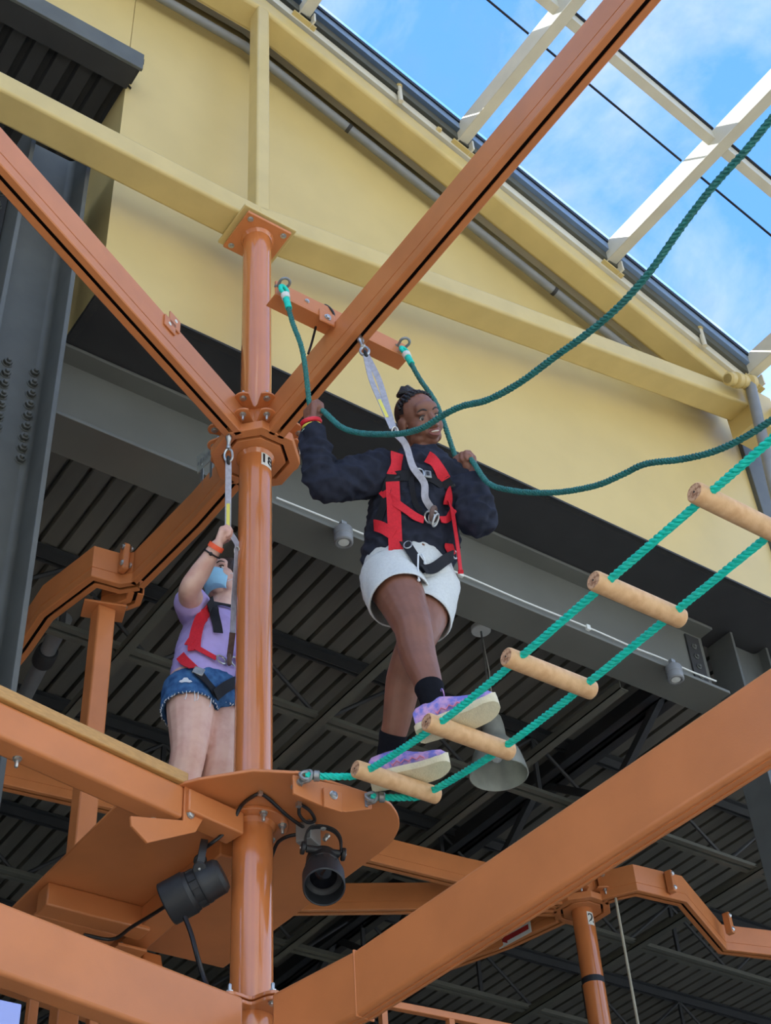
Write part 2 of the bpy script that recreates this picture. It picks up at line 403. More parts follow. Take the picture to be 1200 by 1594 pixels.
def build_girders():
    g = thing('girder', (1.5, 0.74, 6.6), 'long grey steel girder under the yellow wall carrying the white cable', 'girder')
    xa, xb = -0.84, 3.60
    MB().box2((xa, 0.734, 6.61), (xb, 0.746, 7.085)).build('web', M_girder, g)
    MB().box2((xa + 0.06, 0.62, 6.592), (xb, 0.86, 6.612)).build('bottom_flange', M_girder, g, bevel=0.003)
    MB().box2((xa, 0.63, 7.075), (xb, 0.85, 7.095)).build('top_flange', M_girder, g, bevel=0.003)
    for k in range(5): bolt(g, (-0.72, 0.733, 6.74 + 0.062 * k), (0, -1, 0), BOLT_G)
    for k in range(4): bolt(g, (3.50, 0.733, 6.74 + 0.075 * k), (0, -1, 0), BOLT_G)
    MB().box2((3.45, 0.722, 6.68), (3.56, 0.734, 7.05)).build('end_plate', M_soffit, g)
    # columns
    def column(x0, x1, yw, y0, y1, z1, label):
        c = thing('steel_column', ((x0 + x1) / 2, yw, 0), label, 'column')
        prof = lambda xa_, xb_: None
        MB().box2((x0 + 0.02, yw - 0.008, 0), (x1 - 0.02, yw + 0.008, z1)).build('web', M_grey, c)
        for x in (x0, x1 - 0.022): MB().box2((x, y0, 0), (x + 0.022, y1, z1)).build('flange', M_grey, c, bevel=0.003)
        # rolled fillets at web and flange
        for xf, sg in ((x0 + 0.022, 1), (x1 - 0.022, -1)):
            for sy in (-1, 1):
                pf = [(xf, yw + sy * 0.008)] + [(xf + sg * 0.03 * (1 - math.sin(t)), yw + sy * (0.008 + 0.03 * (1 - math.cos(t)))) for t in [i * PI / 2 / 5 for i in range(6)]]
                MB().prism(pf, 0, z1).build('fillet', M_grey, c)
        return c
    c = column(-1.165, -0.855, 0.35, 0.15, 0.55, 8.08, 'tall charcoal steel column at the left with rows of bolts')
    for k in range(9):
        p = ony(53 - 2.75 * k, 581 + 16.8 * k, 0.342); bolt(c, p, (0, -1, 0), BOLT_G)
        p = ony(11 - 2.75 * k, 565 + 16.8 * k, 0.342); bolt(c, (max(p.x, -1.13), p.y, p.z), (0, -1, 0), BOLT_G)
    bolt(c, ony(118, 320, 0.342), (0, -1, 0), BOLT_G)
    # framing beam that meets the left column from the outer side
    b = thing('side_girder', (-2.2, 0.35, 6.9), 'dark girder meeting the left column with clustered bolt ends', 'girder')
    MB().box2((-3.6, 0.343, 6.9), (-1.17, 0.357, 7.75)).build('web', M_soffit, b)
    MB().box2((-3.6, 0.24, 6.88), (-1.17, 0.46, 6.90)).build('bottom_flange', M_soffit, b)
    for k in range(6):
        for q in (0, 1): bolt(b, (-1.215 - 0.055 * q, 0.342, 7.02 + 0.11 * k), (0, -1, 0), BOLT_G)
    column(3.72, 4.05, 0.70, 0.60, 0.80, 7.09, 'charcoal steel column at the right end of the grey girder')
    # dark canopy edge at the top left
    r = thing('canopy_roof', (-2.2, 0.3, 8.8), 'dark canopy roof edge with ribbed underside in the upper left corner', 'roof')
    MB().box2((-3.8, 0.08, 8.80), (-0.67, 0.10, 8.95)).build('fascia', M_grey, r, bevel=0.003)
    MB().box2((-3.8, 0.10, 8.80), (-0.69, 0.235, 8.82)).build('lip', M_soffit, r)
    mb = MB(); k = 0; prof = []
    for i in range(24):
        x = -3.77 + i * 0.128; prof += [(x, 8.84), (x + 0.075, 8.84), (x + 0.085, 8.885), (x + 0.118, 8.885)]
    prof.append((-0.66, 8.84)); k = len(prof)
    mb.add([(x, 0.235, z) for x, z in prof] + [(x, 1.3, z) for x, z in prof], [(i, i + 1, k + i + 1, k + i) for i in range(k - 1)])
    mb.build('ribbed_deck', M_soffit, r, fix=False, sharp=20)
    MB().box2((-3.8, 0.10, 8.89), (-0.66, 0.248, 8.94)).build('top_plate', M_soffit, r)
    MB().box2((-7.0, 0.30, 8.96), (-0.70, 4.0, 9.06)).build('roof_slab', M_soffit, r)  # unseen slab added to keep the sun off the return panel

def build_joists():
    bar = {}
    ys = [2.05, 3.30, 4.55, 5.80, 7.05, 8.3, 9.55]
    words = ['nearest the grey girder', 'second from the grey girder', 'third from the grey girder', 'fourth from the grey girder', 'fifth from the grey girder', 'sixth from the grey girder', 'farthest back in the dark']
    for j, y in enumerate(ys):
        g = thing('roof_joist', (2.5, y, 6.58), 'black open-web roof joist under the ribbed deck, ' + words[j], 'joist', 'roof joists')
        xa, xb = -3.0, 10.5
        mb = MB()
        for s_ in (-1, 1): mb.box2((xa, y + s_ * 0.012, 7.09), (xb, y + s_ * 0.055, 7.082)); mb.box2((xa, y + s_ * 0.012, 7.02), (xb, y + s_ * 0.02, 7.09))
        mb.build('top_chord', M_joist, g)
        mb = MB()
        for s_ in (-1, 1): mb.box2((xa, y + s_ * 0.012, 6.58), (xb, y + s_ * 0.05, 6.588)); mb.box2((xa, y + s_ * 0.012, 6.588), (xb, y + s_ * 0.02, 6.63))
        mb.build('bottom_chord', M_brace, g)
        if 'a' not in bar:
            for key, dx in (('a', 0.52), ('b', -0.52)):
                ob = MB().cyl((-dx / 2, 0, -0.21), (dx / 2, 0, 0.21), 0.013, n=6).build('bar', M_joist, base=(0, 0, 0)); bar[key] = ob.data; bpy.data.objects.remove(ob)
            ob = MB().box((0, 0, 0), (0.03, 0.02, 0.44)).build('bar', M_joist, base=(0, 0, 0)); bar['v'] = ob.data; bpy.data.objects.remove(ob)
        for i in range(12):
            x = xa + 0.3 + i * 1.1 + 0.17 * (j % 3)
            put(bar['a'], 'web_bar', (x + 0.26, y, 6.82), g); put(bar['b'], 'web_bar', (x + 0.78, y, 6.82), g)
            put(bar['v'], 'web_post', (x + 0.52, y, 6.82), g)
    # joist girder at the right, running away from the wall
    g = thing('joist_girder', (3.64, 5, 6.46), 'deep dark truss girder running back from the right column', 'girder')
    for z0, z1, nm in ((6.90, 7.06, 'top_chord'), (6.46, 6.55, 'bottom_chord')):
        mb = MB()
        for s_ in (-1, 1): mb.box2((3.64 + s_ * 0.02, 0.99, z0), (3.64 + s_ * 0.10, 13.8, z0 + 0.012)); mb.box2((3.64 + s_ * 0.02, 0.99, z0), (3.64 + s_ * 0.035, 13.8, z1))
        mb.build(nm, M_joist, g)
    for i in range(10):
        y = 1.15 + i * 1.25
        for a, b in (((3.64, y, 6.95), (3.64, y + 0.6, 6.52)), ((3.64, y + 0.62, 6.52), (3.64, y + 1.22, 6.95))):
            d = Vector(b) - Vector(a); mb = MB(); ang = math.atan2(d.z, d.y)
            mb.box((Vector(a) + Vector(b)) / 2, (0.045, d.length, 0.05), Matrix.Rotation(ang, 3, 'X')); mb.build('web_member', M_joist, g)
    # bridging angles across the joists
    for x, lab in ((0.35, 'left of the main pole'), (1.62, 'behind the climber'), (2.95, 'behind the pendant lamp'), (5.2, 'above the far numbered pole'), (7.4, 'at the far right')):
        mb = MB(); mb.box2((x, 0.87, 6.55), (x + 0.06, 12, 6.556)); mb.box2((x, 0.87, 6.55), (x + 0.006, 12, 6.60))
        tag(mb.build('bridging_angle', M_brace), 'olive steel bridging angle under the roof joists ' + lab, 'brace', 'bridging angles')
    # sprinkler main under the deck at the left
    p = thing('sprinkler_main', (-0.1, 2.6, 6.7), 'pale pipe running under the deck at the far left', 'pipe')
    MB().cyl((0.05, 2.1, 6.72), (0.40, 4.4, 6.72), 0.045, n=14).build('pipe', M_pipe, p)
    for y in (2.4, 3.3): MB().lathe([(0.058, 0), (0.062, 0.02), (0.062, 0.10), (0.058, 0.12)], (0.05 + 0.152 * (y - 2.1), y, 6.72), (0.152, 1, 0)).build('coupling', M_joist, p)

def build_truss():
    t = thing('roof_truss', (0, 0, 7.7), 'ochre painted roof truss in front of the yellow wall', 'truss')
    prof = lambda: [(-0.0875, -0.07), (0.0875, -0.07), (0.0875, 0.07), (-0.0875, 0.07)]
    yc = 0.0125
    # path runs along X, side = d x up = -Y
    MB().sweep(prof(), [(-4.5, yc, 7.795), (-0.02, yc, 7.795)]).build('bottom_chord', M_truss, t, bevel=0.016, seg=3)
    MB().sweep(prof(), [(-0.03, yc, 7.80), (3.74, yc, 7.80 + 3.77 * 0.1985)]).build('bottom_chord', M_truss, t, bevel=0.016, seg=3)
    MB().sweep(prof(), [(-4.5, yc, 9.935), (0.0, yc, 9.935), (3.80, yc, 9.935 + TS * 3.80)]).build('top_chord', M_truss, t, bevel=0.022, seg=3)
    MB().box2((-0.05, -0.075, 7.84), (0.032, 0.025, 9.9)).build('king_post', M_truss, t, bevel=0.012, seg=3)
    # plate that receives the pole
    R = Matrix.Rotation(0.0, 3, 'Z')
    MB().box((0, 0.0, 7.712), (0.30, 0.27, 0.016), R).build('bearing_plate', M_truss, t, bevel=0.003)
    MB().box2((3.64, -0.10, 8.30), (3.86, 0.12, 8.62)).build('heel_plate', M_truss, t, bevel=0.004)
    e = thing('eave_beam', (3.85, -1.5, 8.4), 'ochre eave beam at the far right edge of the skylight', 'beam')
    MB().sweep([(-0.09, -0.10), (0.09, -0.10), (0.09, 0.10), (-0.09, 0.10)], [(3.92, 0.10, 8.42), (3.92, -9, 8.42)]).build('tube', M_truss, e, bevel=0.012)
    # sprinkler line in the gap behind the top chord
    p = thing('sprinkler_pipe', (1.5, 0.17, 9.3), 'thin dark sprinkler pipe behind the sloping ochre chord', 'pipe')
    z0 = lambda x: rz(x, -0.185)
    MB().tube([(-1.6, 0.17, z0(0)), (0, 0.17, z0(0)), (3.05, 0.17, z0(3.05))], 0.028, n=12).build('pipe', M_pipe, p)
    for x in (0.75, 1.62, 2.3, 2.9):
        MB().lathe([(0.03, -0.012), (0.03, 0.012)], (x, 0.17, z0(x)), (1, 0, TS)).build('hanger', M_soffit, p)
        MB().box((x, 0.19, z0(x) + 0.05), (0.012, 0.012, 0.12)).build('hanger_rod', M_soffit, p)
    # two sprinkler heads on stubs above the chord
    for x, lab in ((0.95, 'sprinkler head on a short stub above the chord near the crossing beam'), (3.30, 'sprinkler head on a short stub at the low end of the chord')):
        s_ = thing('sprinkler', (x, -0.11, rz(x, 0.0)), lab, 'sprinkler')
        b = Vector((x, -0.115, rz(x, -0.02)))
        MB().cyl(b, b + Vector((0, 0, 0.17)), 0.016, n=12).build('stub', M_frame, s_)
        MB().lathe([(0.02, 0), (0.022, 0.01), (0.022, 0.03), (0.012, 0.035), (0.01, 0.06)], b + Vector((0, 0, 0.16)), (0, 0, 1)).build('collar', M_truss, s_)
        MB().box(b + Vector((0, 0, 0.225)), (0.045, 0.03, 0.006)).box(b + Vector((0.014, 0, 0.21)), (0.006, 0.01, 0.03)).box(b + Vector((-0.014, 0, 0.21)), (0.006, 0.01, 0.03)).build('deflector', M_alu, s_)
    # lashing lug on the chord
    l = thing('chord_clip', (1.32, -0.09, 9.4), 'small ochre clip bolted to the sloping chord', 'clip')
    b = ony(682, 203, -0.09)
    MB().box(b, (0.035, 0.03, 0.05), Matrix.Rotation(0.35, 3, 'Y')).build('clip_body', M_truss, l, bevel=0.006); bolt(l, b + Vector((0.0, -0.016, -0.01)), (0, -1, 0), BOLT_Y)
    # grey riser with couplings at the truss heel
    r = thing('riser_pipe', (3.65, -0.16, 6.5), 'grey riser pipe with ochre couplings at the truss heel', 'pipe')
    a = ony(1167, 596, -0.16); b = ony(1212, 790, -0.16); b2 = b + (b - a) * 1.5
    MB().tube([a, b, b2], 0.036, n=16).build('pipe', M_pipe, r)
    q = ony(1137, 590, -0.16)
    for k, rr in ((0.0, 0.045), (0.32, 0.052), (0.62, 0.046), (1.0, 0.054)):
        c = q.lerp(a, k); MB().lathe([(rr * 0.7, -0.03), (rr, -0.02), (rr, 0.02), (rr * 0.7, 0.03)], c, (a - q)).build('coupling', M_truss, r)
    MB().cyl(q - (a - q).normalized() * 0.03, a, 0.032, n=14).build('elbow', M_truss, r)

def build_skylight():
    w = bpy.data.objects.new('window_1', None); COL.objects.link(w); w.location = (2, -3, 9.5); WLOC['window_1'] = Vector((2, -3, 9.5)); struct(w)
    Y0, Y1 = -0.17, -9.0
    raf = [-5.5, -4.35, -3.2, -2.05, -0.9, 0.255, 1.42, 2.575, 3.72]
    for x in raf:
        MB().box2((x - 0.038, -0.06, rz(x, 0.09)), (x + 0.038, Y1, rz(x, 0.25))).build('rafter', M_frame, w, bevel=0.004)
    yb = [Y0, -1.10, -3.0, -5.0, -7.0, Y1]
    for y in yb[1:]:
        for a, b in zip(raf[:-1], raf[1:]):
            a2, b2 = a + 0.038, b - 0.038
            if a2 < 0 < b2: continue
            za, zb = rz(a2), rz(b2)
            MB().add([(a2, y - 0.03, za + 0.15), (a2, y + 0.03, za + 0.15), (a2, y + 0.03, za + 0.245), (a2, y - 0.03, za + 0.245),
                      (b2, y - 0.03, zb + 0.15), (b2, y + 0.03, zb + 0.15), (b2, y + 0.03, zb + 0.245), (b2, y - 0.03, zb + 0.245)],
                     [(0, 1, 2, 3), (7, 6, 5, 4), (0, 4, 5, 1), (1, 5, 6, 2), (2, 6, 7, 3), (3, 7, 4, 0)]).build('purlin', M_frame, w)
            MB().add([(a2, y - 0.045, za + 0.235), (a2, y - 0.03, za + 0.235), (b2, y - 0.03, zb + 0.235), (b2, y - 0.045, zb + 0.235),
                      (a2, y - 0.045, za + 0.249), (a2, y - 0.03, za + 0.249), (b2, y - 0.03, zb + 0.249), (b2, y - 0.045, zb + 0.249)],
                     [(3, 2, 1, 0), (4, 5, 6, 7), (0, 1, 5, 4), (1, 2, 6, 5), (2, 3, 7, 6), (3, 0, 4, 7)]).build('gasket', M_gasket, w)
    def strip(x0, x1, y0, y1, o0, o1, name, m):
        pts = [x0] + ([0.0] if x0 < 0 < x1 else []) + [x1]; mb = MB()
        for a, b in zip(pts[:-1], pts[1:]):
            mb.add([(a, y0, rz(a, o0)), (a, y1, rz(a, o0)), (b, y1, rz(b, o0)), (b, y0, rz(b, o0)), (a, y0, rz(a, o1)), (a, y1, rz(a, o1)), (b, y1, rz(b, o1)), (b, y0, rz(b, o1))],
                   [(3, 2, 1, 0), (4, 5, 6, 7), (0, 1, 5, 4), (1, 2, 6, 5), (2, 3, 7, 6), (3, 0, 4, 7)])
        return mb.build(name, m, w)
    strip(-5.5, 3.76, -0.095, 0.20, 0.005, 0.075, 'sill_plate', M_frame)
    strip(-5.5, 3.76, -0.12, 0.12, 0.08, 0.15, 'edge_channel', M_brace)
    strip(-5.5, 3.76, -0.15, 0.12, 0.152, 0.235, 'edge_frame', M_alu)
    strip(-5.5, 3.76, -0.16, -0.151, 0.215, 0.25, 'edge_gasket', M_gasket)
    strip(-5.5, 3.76, -0.13, 0.25, 0.236, 0.27, 'cap', M_alu)
    for a, b in zip(raf[:-1], raf[1:]):
        a2, b2 = a + 0.02, b - 0.02
        ys = [Y0, -0.86, -3.0, -5.0, -7.0, Y1]
        for y0, y1 in zip(ys[:-1], ys[1:]):
            segs = [(a2, b2)] if not a2 < 0 < b2 else [(a2, 0.0), (0.0, b2)]
            for xa, xb in segs:
                g = 0.004
                za, zb = rz(xa), rz(xb)
                MB().add([(xa, y0 - g, za + 0.25), (xb, y0 - g, zb + 0.25), (xb, y1 + g, zb + 0.25), (xa, y1 + g, za + 0.25)], [(0, 1, 2, 3)]).build('pane', M_glass, w)
        strip(a + 0.038, b - 0.038, -0.866, -0.854, 0.245, 0.256, 'glass_joint', M_gasket)
    for x in (0.255, 1.42, 2.575, 3.72):      # brackets that seat the rafters on the chord
        MB().box((x, -0.10, rz(x, 0.03)), (0.17, 0.05, 0.012), Matrix.Rotation(-math.atan(TS) if x > 0 else 0, 3, 'Y')).build('seat_bracket', M_truss, w)
        MB().box((x + 0.05, -0.12, rz(x + 0.05, 0.07)), (0.012, 0.07, 0.09)).build('seat_bracket', M_frame, w)

def build_interior_lights():
    # pendant
    b = onz(748, 976, 7.09); ax, ay = b.x, b.y
    p = thing('pendant_lamp', (ax, ay, 7.09), 'pendant lamp with frosted metal bell shade hanging from the deck', 'lamp')
    zs = onx(765, 1113, ax).z; zb = onx(779, 1205, ax).z
    MB().lathe([(0.055, -0.035), (0.06, -0.03), (0.06, -0.004), (0.055, 0)], b, (0, 0, 1)).build('canopy', M_white, p)
    MB().cyl(b + Vector((0, 0, -0.03)), (ax, ay, zs), 0.006, n=8).build('stem', M_galv, p)
    MB().tube([b + Vector((0.0, 0, -0.03)), (ax + 0.025, ay, (zs + 7.09) / 2), (ax + 0.015, ay, zs)], 0.003, n=6).build('cord', M_white, p)
    h = zs - zb; R = 0.165
    k = [(0.035, 0), (0.052, -0.06 * h), (0.062, -0.2 * h), (0.066, -0.36 * h), (0.073, -0.42 * h), (0.105, -0.52 * h), (0.135, -0.68 * h), (0.152, -0.84 * h), (R, -1.0 * h)]
    inner = [(r - 0.006, z - 0.002) for r, z in reversed(k)]
    MB().lathe(k + inner, (ax, ay, zs), (0, 0, 1), n=36).build('shade', M_lampgl, p)
    MB().lathe([(0.018, -0.42 * h), (0.03, -0.55 * h), (0.034, -0.66 * h), (0.025, -0.76 * h), (0.0, -0.80 * h)], (ax, ay, zs), (0, 0, 1), n=16).build('bulb', M_white, p)
    # can lights on the girder flange with the white cable
    for px, py, lab in ((535, 842, 'small grey can light on the girder beside the climber'), (1048, 1040, 'small grey can light on the girder above the big orange beam')):
        c = ony(px, py, 0.592); c.z = 6.60
        t = thing('can_light', (c.x, c.y, 6.55), lab, 'light')
        MB().lathe([(0.0, 0.03), (0.014, 0.03), (0.018, 0.0), (0.045, -0.004), (0.048, -0.012), (0.048, -0.05), (0.046, -0.052), (0.046, -0.056), (0.048, -0.058), (0.048, -0.092), (0.042, -0.098), (0.034, -0.098), (0.03, -0.085), (0, -0.085)], (c.x, c.y, 6.585), (0, 0, 1), n=24).build('can', M_pipe, t)
        MB().lathe([(0.0, -0.087), (0.029, -0.087), (0.027, -0.094), (0, -0.096)], (c.x, c.y, 6.585), (0, 0, 1), n=20).build('lens', M_white, t)
        MB().box((c.x, c.y, 6.62), (0.03, 0.025, 0.02)).build('clamp', M_galv, t)
    pts = [ony(430, 792, 0.612), ony(525, 833, 0.612), ony(560, 853, 0.612), ony(715, 906, 0.612), ony(820, 948, 0.612), ony(915, 985, 0.612), ony(985, 1012, 0.612), ony(1030, 1030, 0.605), ony(1075, 1046, 0.612), ony(1115, 1062, 0.612)]
    c = thing('lighting_cable', pts[0], 'white cable clipped along the lip of the grey girder', 'cable')
    MB().tube(crom([(p.x, 0.612, 6.628 + 0.006 * (i % 2)) for i, p in enumerate(pts)], 6), 0.0055, n=8).build('cable_run', M_white, c)
    for px, py in ((718, 907), (916, 985)):
        q = ony(px, py, 0.612); MB().box((q.x, 0.61, 6.63), (0.028, 0.02, 0.034)).build('clip', M_white, c, bevel=0.003)

build_shell(); build_girders(); build_joists(); build_truss(); build_skylight(); build_interior_lights()

# ================================================================== the ropes course
def text_obj(txt, size, M, material, name, parent, extrude=0.0004):
    """flat print; M maps text plane (x right, y up, z out) to world"""
    cu = bpy.data.curves.new('print', 'FONT'); cu.body = txt; cu.size = size; cu.extrude = extrude; cu.align_x = 'CENTER'; cu.align_y = 'CENTER'
    ob = bpy.data.objects.new('print_tmp', cu); COL.objects.link(ob)
    dg = bpy.context.evaluated_depsgraph_get(); me = bpy.data.meshes.new_from_object(ob.evaluated_get(dg))
    bpy.data.objects.remove(ob); bpy.data.curves.remove(cu)
    mb = MB(); mb.v = [M @ v.co for v in me.vertices]; mb.f = [tuple(p.vertices) for p in me.polygons]
    bpy.data.meshes.remove(me)
    return mb.build(name, material, parent)
def frame_m(o, x, y):
    x = Vector(x).normalized(); z = x.cross(Vector(y)).normalized(); y = z.cross(x)
    m = Matrix((x, y, z)).transposed().to_4x4(); m.translation = Vector(o); return m

TW, TH, TZ = 0.077, 0.185, 6.12
def track_profile(w=TW, h=TH, sl=0.017, st=0.052, wall=0.006):
    a = w / 2; s_ = sl / 2; g = 0.0035
    R = [(a, 0.004), (a, st), (a - g, st + 0.001), (a - g, st + 0.005), (a, st + 0.006), (a, h)]
    L_ = [(-x, z) for x, z in reversed(R)]
    inner = [(-s_, 0), (-s_, wall), (-a + wall, wall), (-a + wall, st - 0.004), (a - wall, st - 0.004), (a - wall, wall), (s_, wall), (s_, 0)]
    return R + L_ + [(-a + 0.004, 0)] + inner + [(a - 0.004, 0)]
def track(path, label, z=TZ, group='overhead tracks', m=None):
    pts = [Vector((p[0], p[1], z if len(p) < 3 else p[2])) for p in path]
    t = thing('overhead_track', pts[0], label, 'track', group)
    MB().sweep(track_profile(), pts).build('rail', m or M_orange, t)
    # dark strip in the slot, its shade put into the colour
    MB().sweep([(-TW / 2 + 0.007, 0.046), (TW / 2 - 0.007, 0.046), (TW / 2 - 0.007, 0.0475), (-TW / 2 + 0.007, 0.0475)], pts).build('slot_shade', M_inner, t)
    return t

def lobed_plate(cx, cy, ang, half, z, th=0.010, r_in=0.10, r_l=0.225, r_n=0.155):
    """clamp plate spanning the sector between two tracks: two rounded lobes and a notch between them"""
    P = []
    def pol(r, a): return (cx + r * math.cos(ang + a), cy + r * math.sin(ang + a))
    P.append(pol(r_in, -half)); P.append(pol(r_l * 0.92, -half))
    la = half * 0.48
    for k in range(7):
        t = -0.9 + 1.8 * k / 6
        P.append(pol(r_l + 0.018 * math.cos(t * 1.2), -la + t * half * 0.28))
    P.append(pol(r_n + 0.008, -0.05)); P.append(pol(r_n, 0)); P.append(pol(r_n + 0.008, 0.05))
    for k in range(7):
        t = -0.9 + 1.8 * k / 6
        P.append(pol(r_l + 0.018 * math.cos(t * 1.2), la + t * half * 0.28))
    P.append(pol(r_l * 0.92, half)); P.append(pol(r_in, half))
    lob = [pol(r_l - 0.012, -la), pol(r_l - 0.012, la)]
    return MB().prism(P, z, z + th), lob

def hub(cx, cy, z, label, sectors, rot=0.0):
    t = thing('track_hub', (cx, cy, z), label, 'hub', 'track hubs')
    oct_ = lambda r: [(cx + r * math.cos(rot + PI / 8 + i * PI / 4), cy + r * math.sin(rot + PI / 8 + i * PI / 4)) for i in range(8)]
    MB().prism(oct_(0.132), z, z + 0.03).build('inner_plate', M_orange, t, bevel=0.003)
    path = [Vector((x, y, z)) for x, y in oct_(0.171)]
    MB().sweep([(-0.022, 0), (0.022, 0), (0.022, 0.045), (-0.022, 0.045)], path, closed=True).build('outer_ring', M_orange, t, bevel=0.003)
    MB().prism(oct_(0.150), z + 0.046, z + 0.18).build('core', M_orange, t)
    path2 = [Vector((x, y, z + 0.035)) for x, y in oct_(0.139)]
    MB().sweep([(-0.008, 0), (0.012, 0), (0.012, 0.01), (-0.008, 0.01)], path2, closed=True).build('slot_shade', M_inner, t)  # dark strip painted as the shade in the ring slot
    for sec in sectors:
        a, half = sec[:2]; k_ = sec[2] if len(sec) > 2 else 1.0
        for zz, up in ((z + 0.165, True), (z + 0.065, False)):
            pm, lob = lobed_plate(cx, cy, a, half, zz, r_l=0.225 * k_); pm.build('clamp_plate', M_orange, t, bevel=0.002)
            for q in lob:
                if up: bolt(t, (q[0], q[1], zz), (0, 0, -1), BOLT); bolt(t, (q[0], q[1], zz + 0.010), (0, 0, 1), NUT, 'nut')
                else: bolt(t, (q[0], q[1], zz), (0, 0, -1), NUT, 'nut')
        MB().box((cx + 0.135 * math.cos(a), cy + 0.135 * math.sin(a), z + 0.115), (0.012, 0.10, 0.10), Matrix.Rotation(a, 3, 'Z')).build('web_plate', M_orange, t)
    return t

M_webgrey_far = mat('pale_cord', (170, 165, 145), rough=0.8, var=0.08)
def build_course_steel():
    # ---------------- main pole
    p = thing('support_pole', (0, 0, 0), 'glossy orange steel pole with number 18 rising through the platform', 'pole', 'round poles')
    r = 0.0705
    MB().lathe([(r, 0), (r, 7.672)], (0, 0, 0), (0, 0, 1), n=48).build('shaft', M_orange_pole, p)
    MB().box((0, 0, 7.683), (0.25, 0.25, 0.018)).build('top_flange', M_orange, p, bevel=0.003)
    MB().lathe([(r + 0.001, 7.655), (r + 0.010, 7.668), (r + 0.013, 7.674), (r, 7.674)], (0, 0, 0), (0, 0, 1), n=40, close=True).build('weld', M_orange_pole, p)
    for sx in (-1, 1):
        for sy in (-1, 1):
            bolt(p, (sx * 0.095, sy * 0.095, 7.674), (0, 0, -1)); bolt(p, (sx * 0.095, sy * 0.095, 7.692), (0, 0, 1), BOLT_Y, 'nut')
    for z, rr, me in ((4.312, 0.125, BOLT), ):
        MB().lathe([(r, z), (rr, z), (rr, z + 0.014), (r, z + 0.014)], (0, 0, 0), (0, 0, 1), n=40, close=True).build('platform_flange', M_orange_pole, p, bevel=0.002)
        MB().lathe([(r, z - 0.016), (r + 0.012, z - 0.002), (r + 0.012, z), (r, z)], (0, 0, 0), (0, 0, 1), n=40, close=True).build('weld', M_orange_pole, p)
        for k in range(6):
            a = k * PI / 3 + 0.35; bolt(p, (0.104 * math.cos(a), 0.104 * math.sin(a), z), (0, 0, -1), NUT, 'nut')
    MB().lathe([(r, 6.098), (r + 0.012, 6.115), (r + 0.012, 6.119), (r, 6.119)], (0, 0, 0), (0, 0, 1), n=40, close=True).build('weld', M_orange_pole, p)
    # number label wrapped on the pole
    def label(par, cx, cy, rad, a0, zc, txt, w=0.060, h=0.075):
        n = 8; P = []; da = w / rad
        for k in range(n + 1):
            a = a0 - da / 2 + da * k / n
            for zz in (-h / 2, h / 2): P.append((cx + (rad + 0.0012) * math.cos(a), cy + (rad + 0.0012) * math.sin(a), zc + zz))
        lo = MB().add(P, [(2 * k, 2 * k + 2, 2 * k + 3, 2 * k + 1) for k in range(n)]).build('number_label', M_white, par, fix=False)
        cu = bpy.data.curves.new('print', 'FONT'); cu.body = txt; cu.size = h * 0.95; cu.align_x = 'CENTER'; cu.align_y = 'CENTER'; cu.extrude = 0.0003; cu.offset = 0.0012
        ob = bpy.data.objects.new('tmp', cu); COL.objects.link(ob); dg = bpy.context.evaluated_depsgraph_get(); me = bpy.data.meshes.new_from_object(ob.evaluated_get(dg)); bpy.data.objects.remove(ob); bpy.data.curves.remove(cu)
        mb = MB()
        for v in me.vertices:
            a = a0 + v.co.x / rad; rr_ = rad + 0.0022 + v.co.z; mb.v.append(Vector((cx + rr_ * math.cos(a), cy + rr_ * math.sin(a), zc + v.co.y)))
        mb.f = [tuple(q.vertices) for q in me.polygons]; bpy.data.meshes.remove(me); mb.build('number_print', M_print, lo)
    ca = math.atan2(CAM.y, CAM.x)
    label(p, 0, 0, r, ca + 0.78, 6.065, '18')
    # lobed joint at the lower beams
    for k, z in enumerate((3.640, 3.622)):
        pol = []
        for i in range(72):
            a = 2 * PI * i / 72; pol.append(((0.132 + 0.030 * math.cos(6 * (a - ca - 0.52))) * math.cos(a), (0.132 + 0.030 * math.cos(6 * (a - ca - 0.52))) * math.sin(a)))
        MB().prism(pol, z, z + 0.012).build('joint_flange', M_orange_pole, p, bevel=0.002)
    for i in range(6):
        a = ca + 0.52 + i * PI / 3
        q = (0.134 * math.cos(a), 0.134 * math.sin(a)); bolt(p, (q[0], q[1], 3.652), (0, 0, 1), NUT, 'nut'); bolt(p, (q[0], q[1], 3.622), (0, 0, -1))
    # ---------------- hub and tracks
    a2 = math.atan2(-0.59, -1.19)
    hub(0, 0, TZ, 'octagonal orange track hub clamped round the numbered pole', [((-PI / 2 + a2) / 2, 0.50), (-0.25, 0.62, 0.9), (2.45, 0.5, 0.85)])
    u2 = Vector((math.cos(a2), math.sin(a2)))
    track([(0, -0.165), (0, -5.8)], 'orange overhead track passing above the climber towards the skylight')
    t2 = track([(u2.x * 0.165, u2.y * 0.165), (u2.x * 3.2, u2.y * 3.2)], 'orange overhead track running up to the left with a drilled tab')
    # drilled tab on the left track
    c = onz(265, 497, TZ + TH)
    tm = frame_m((c.x, c.y, TZ + TH - 0.01), u2.to_3d(), (0, 0, 1))
    R = Matrix.Rotation(a2, 3, 'Z')
    s2 = Vector((-u2.y, u2.x)); 
    if s2.y > 0: s2 = -s2
    k = u2 * (Vector((c.x, c.y)).dot(u2)); b = Vector((k.x, k.y, TZ + 0.150)) + s2.to_3d() * (TW / 2)
    MB().box(b + s2.to_3d() * 0.004, (0.075, 0.008, 0.065), R).build('tab', M_orange, t2, bevel=0.003)
    MB().box(b + s2.to_3d() * 0.004 + u2.to_3d() * -0.03 + Vector((0, 0, 0.045)), (0.075, 0.008, 0.075), R).build('tab', M_orange, t2, bevel=0.006)
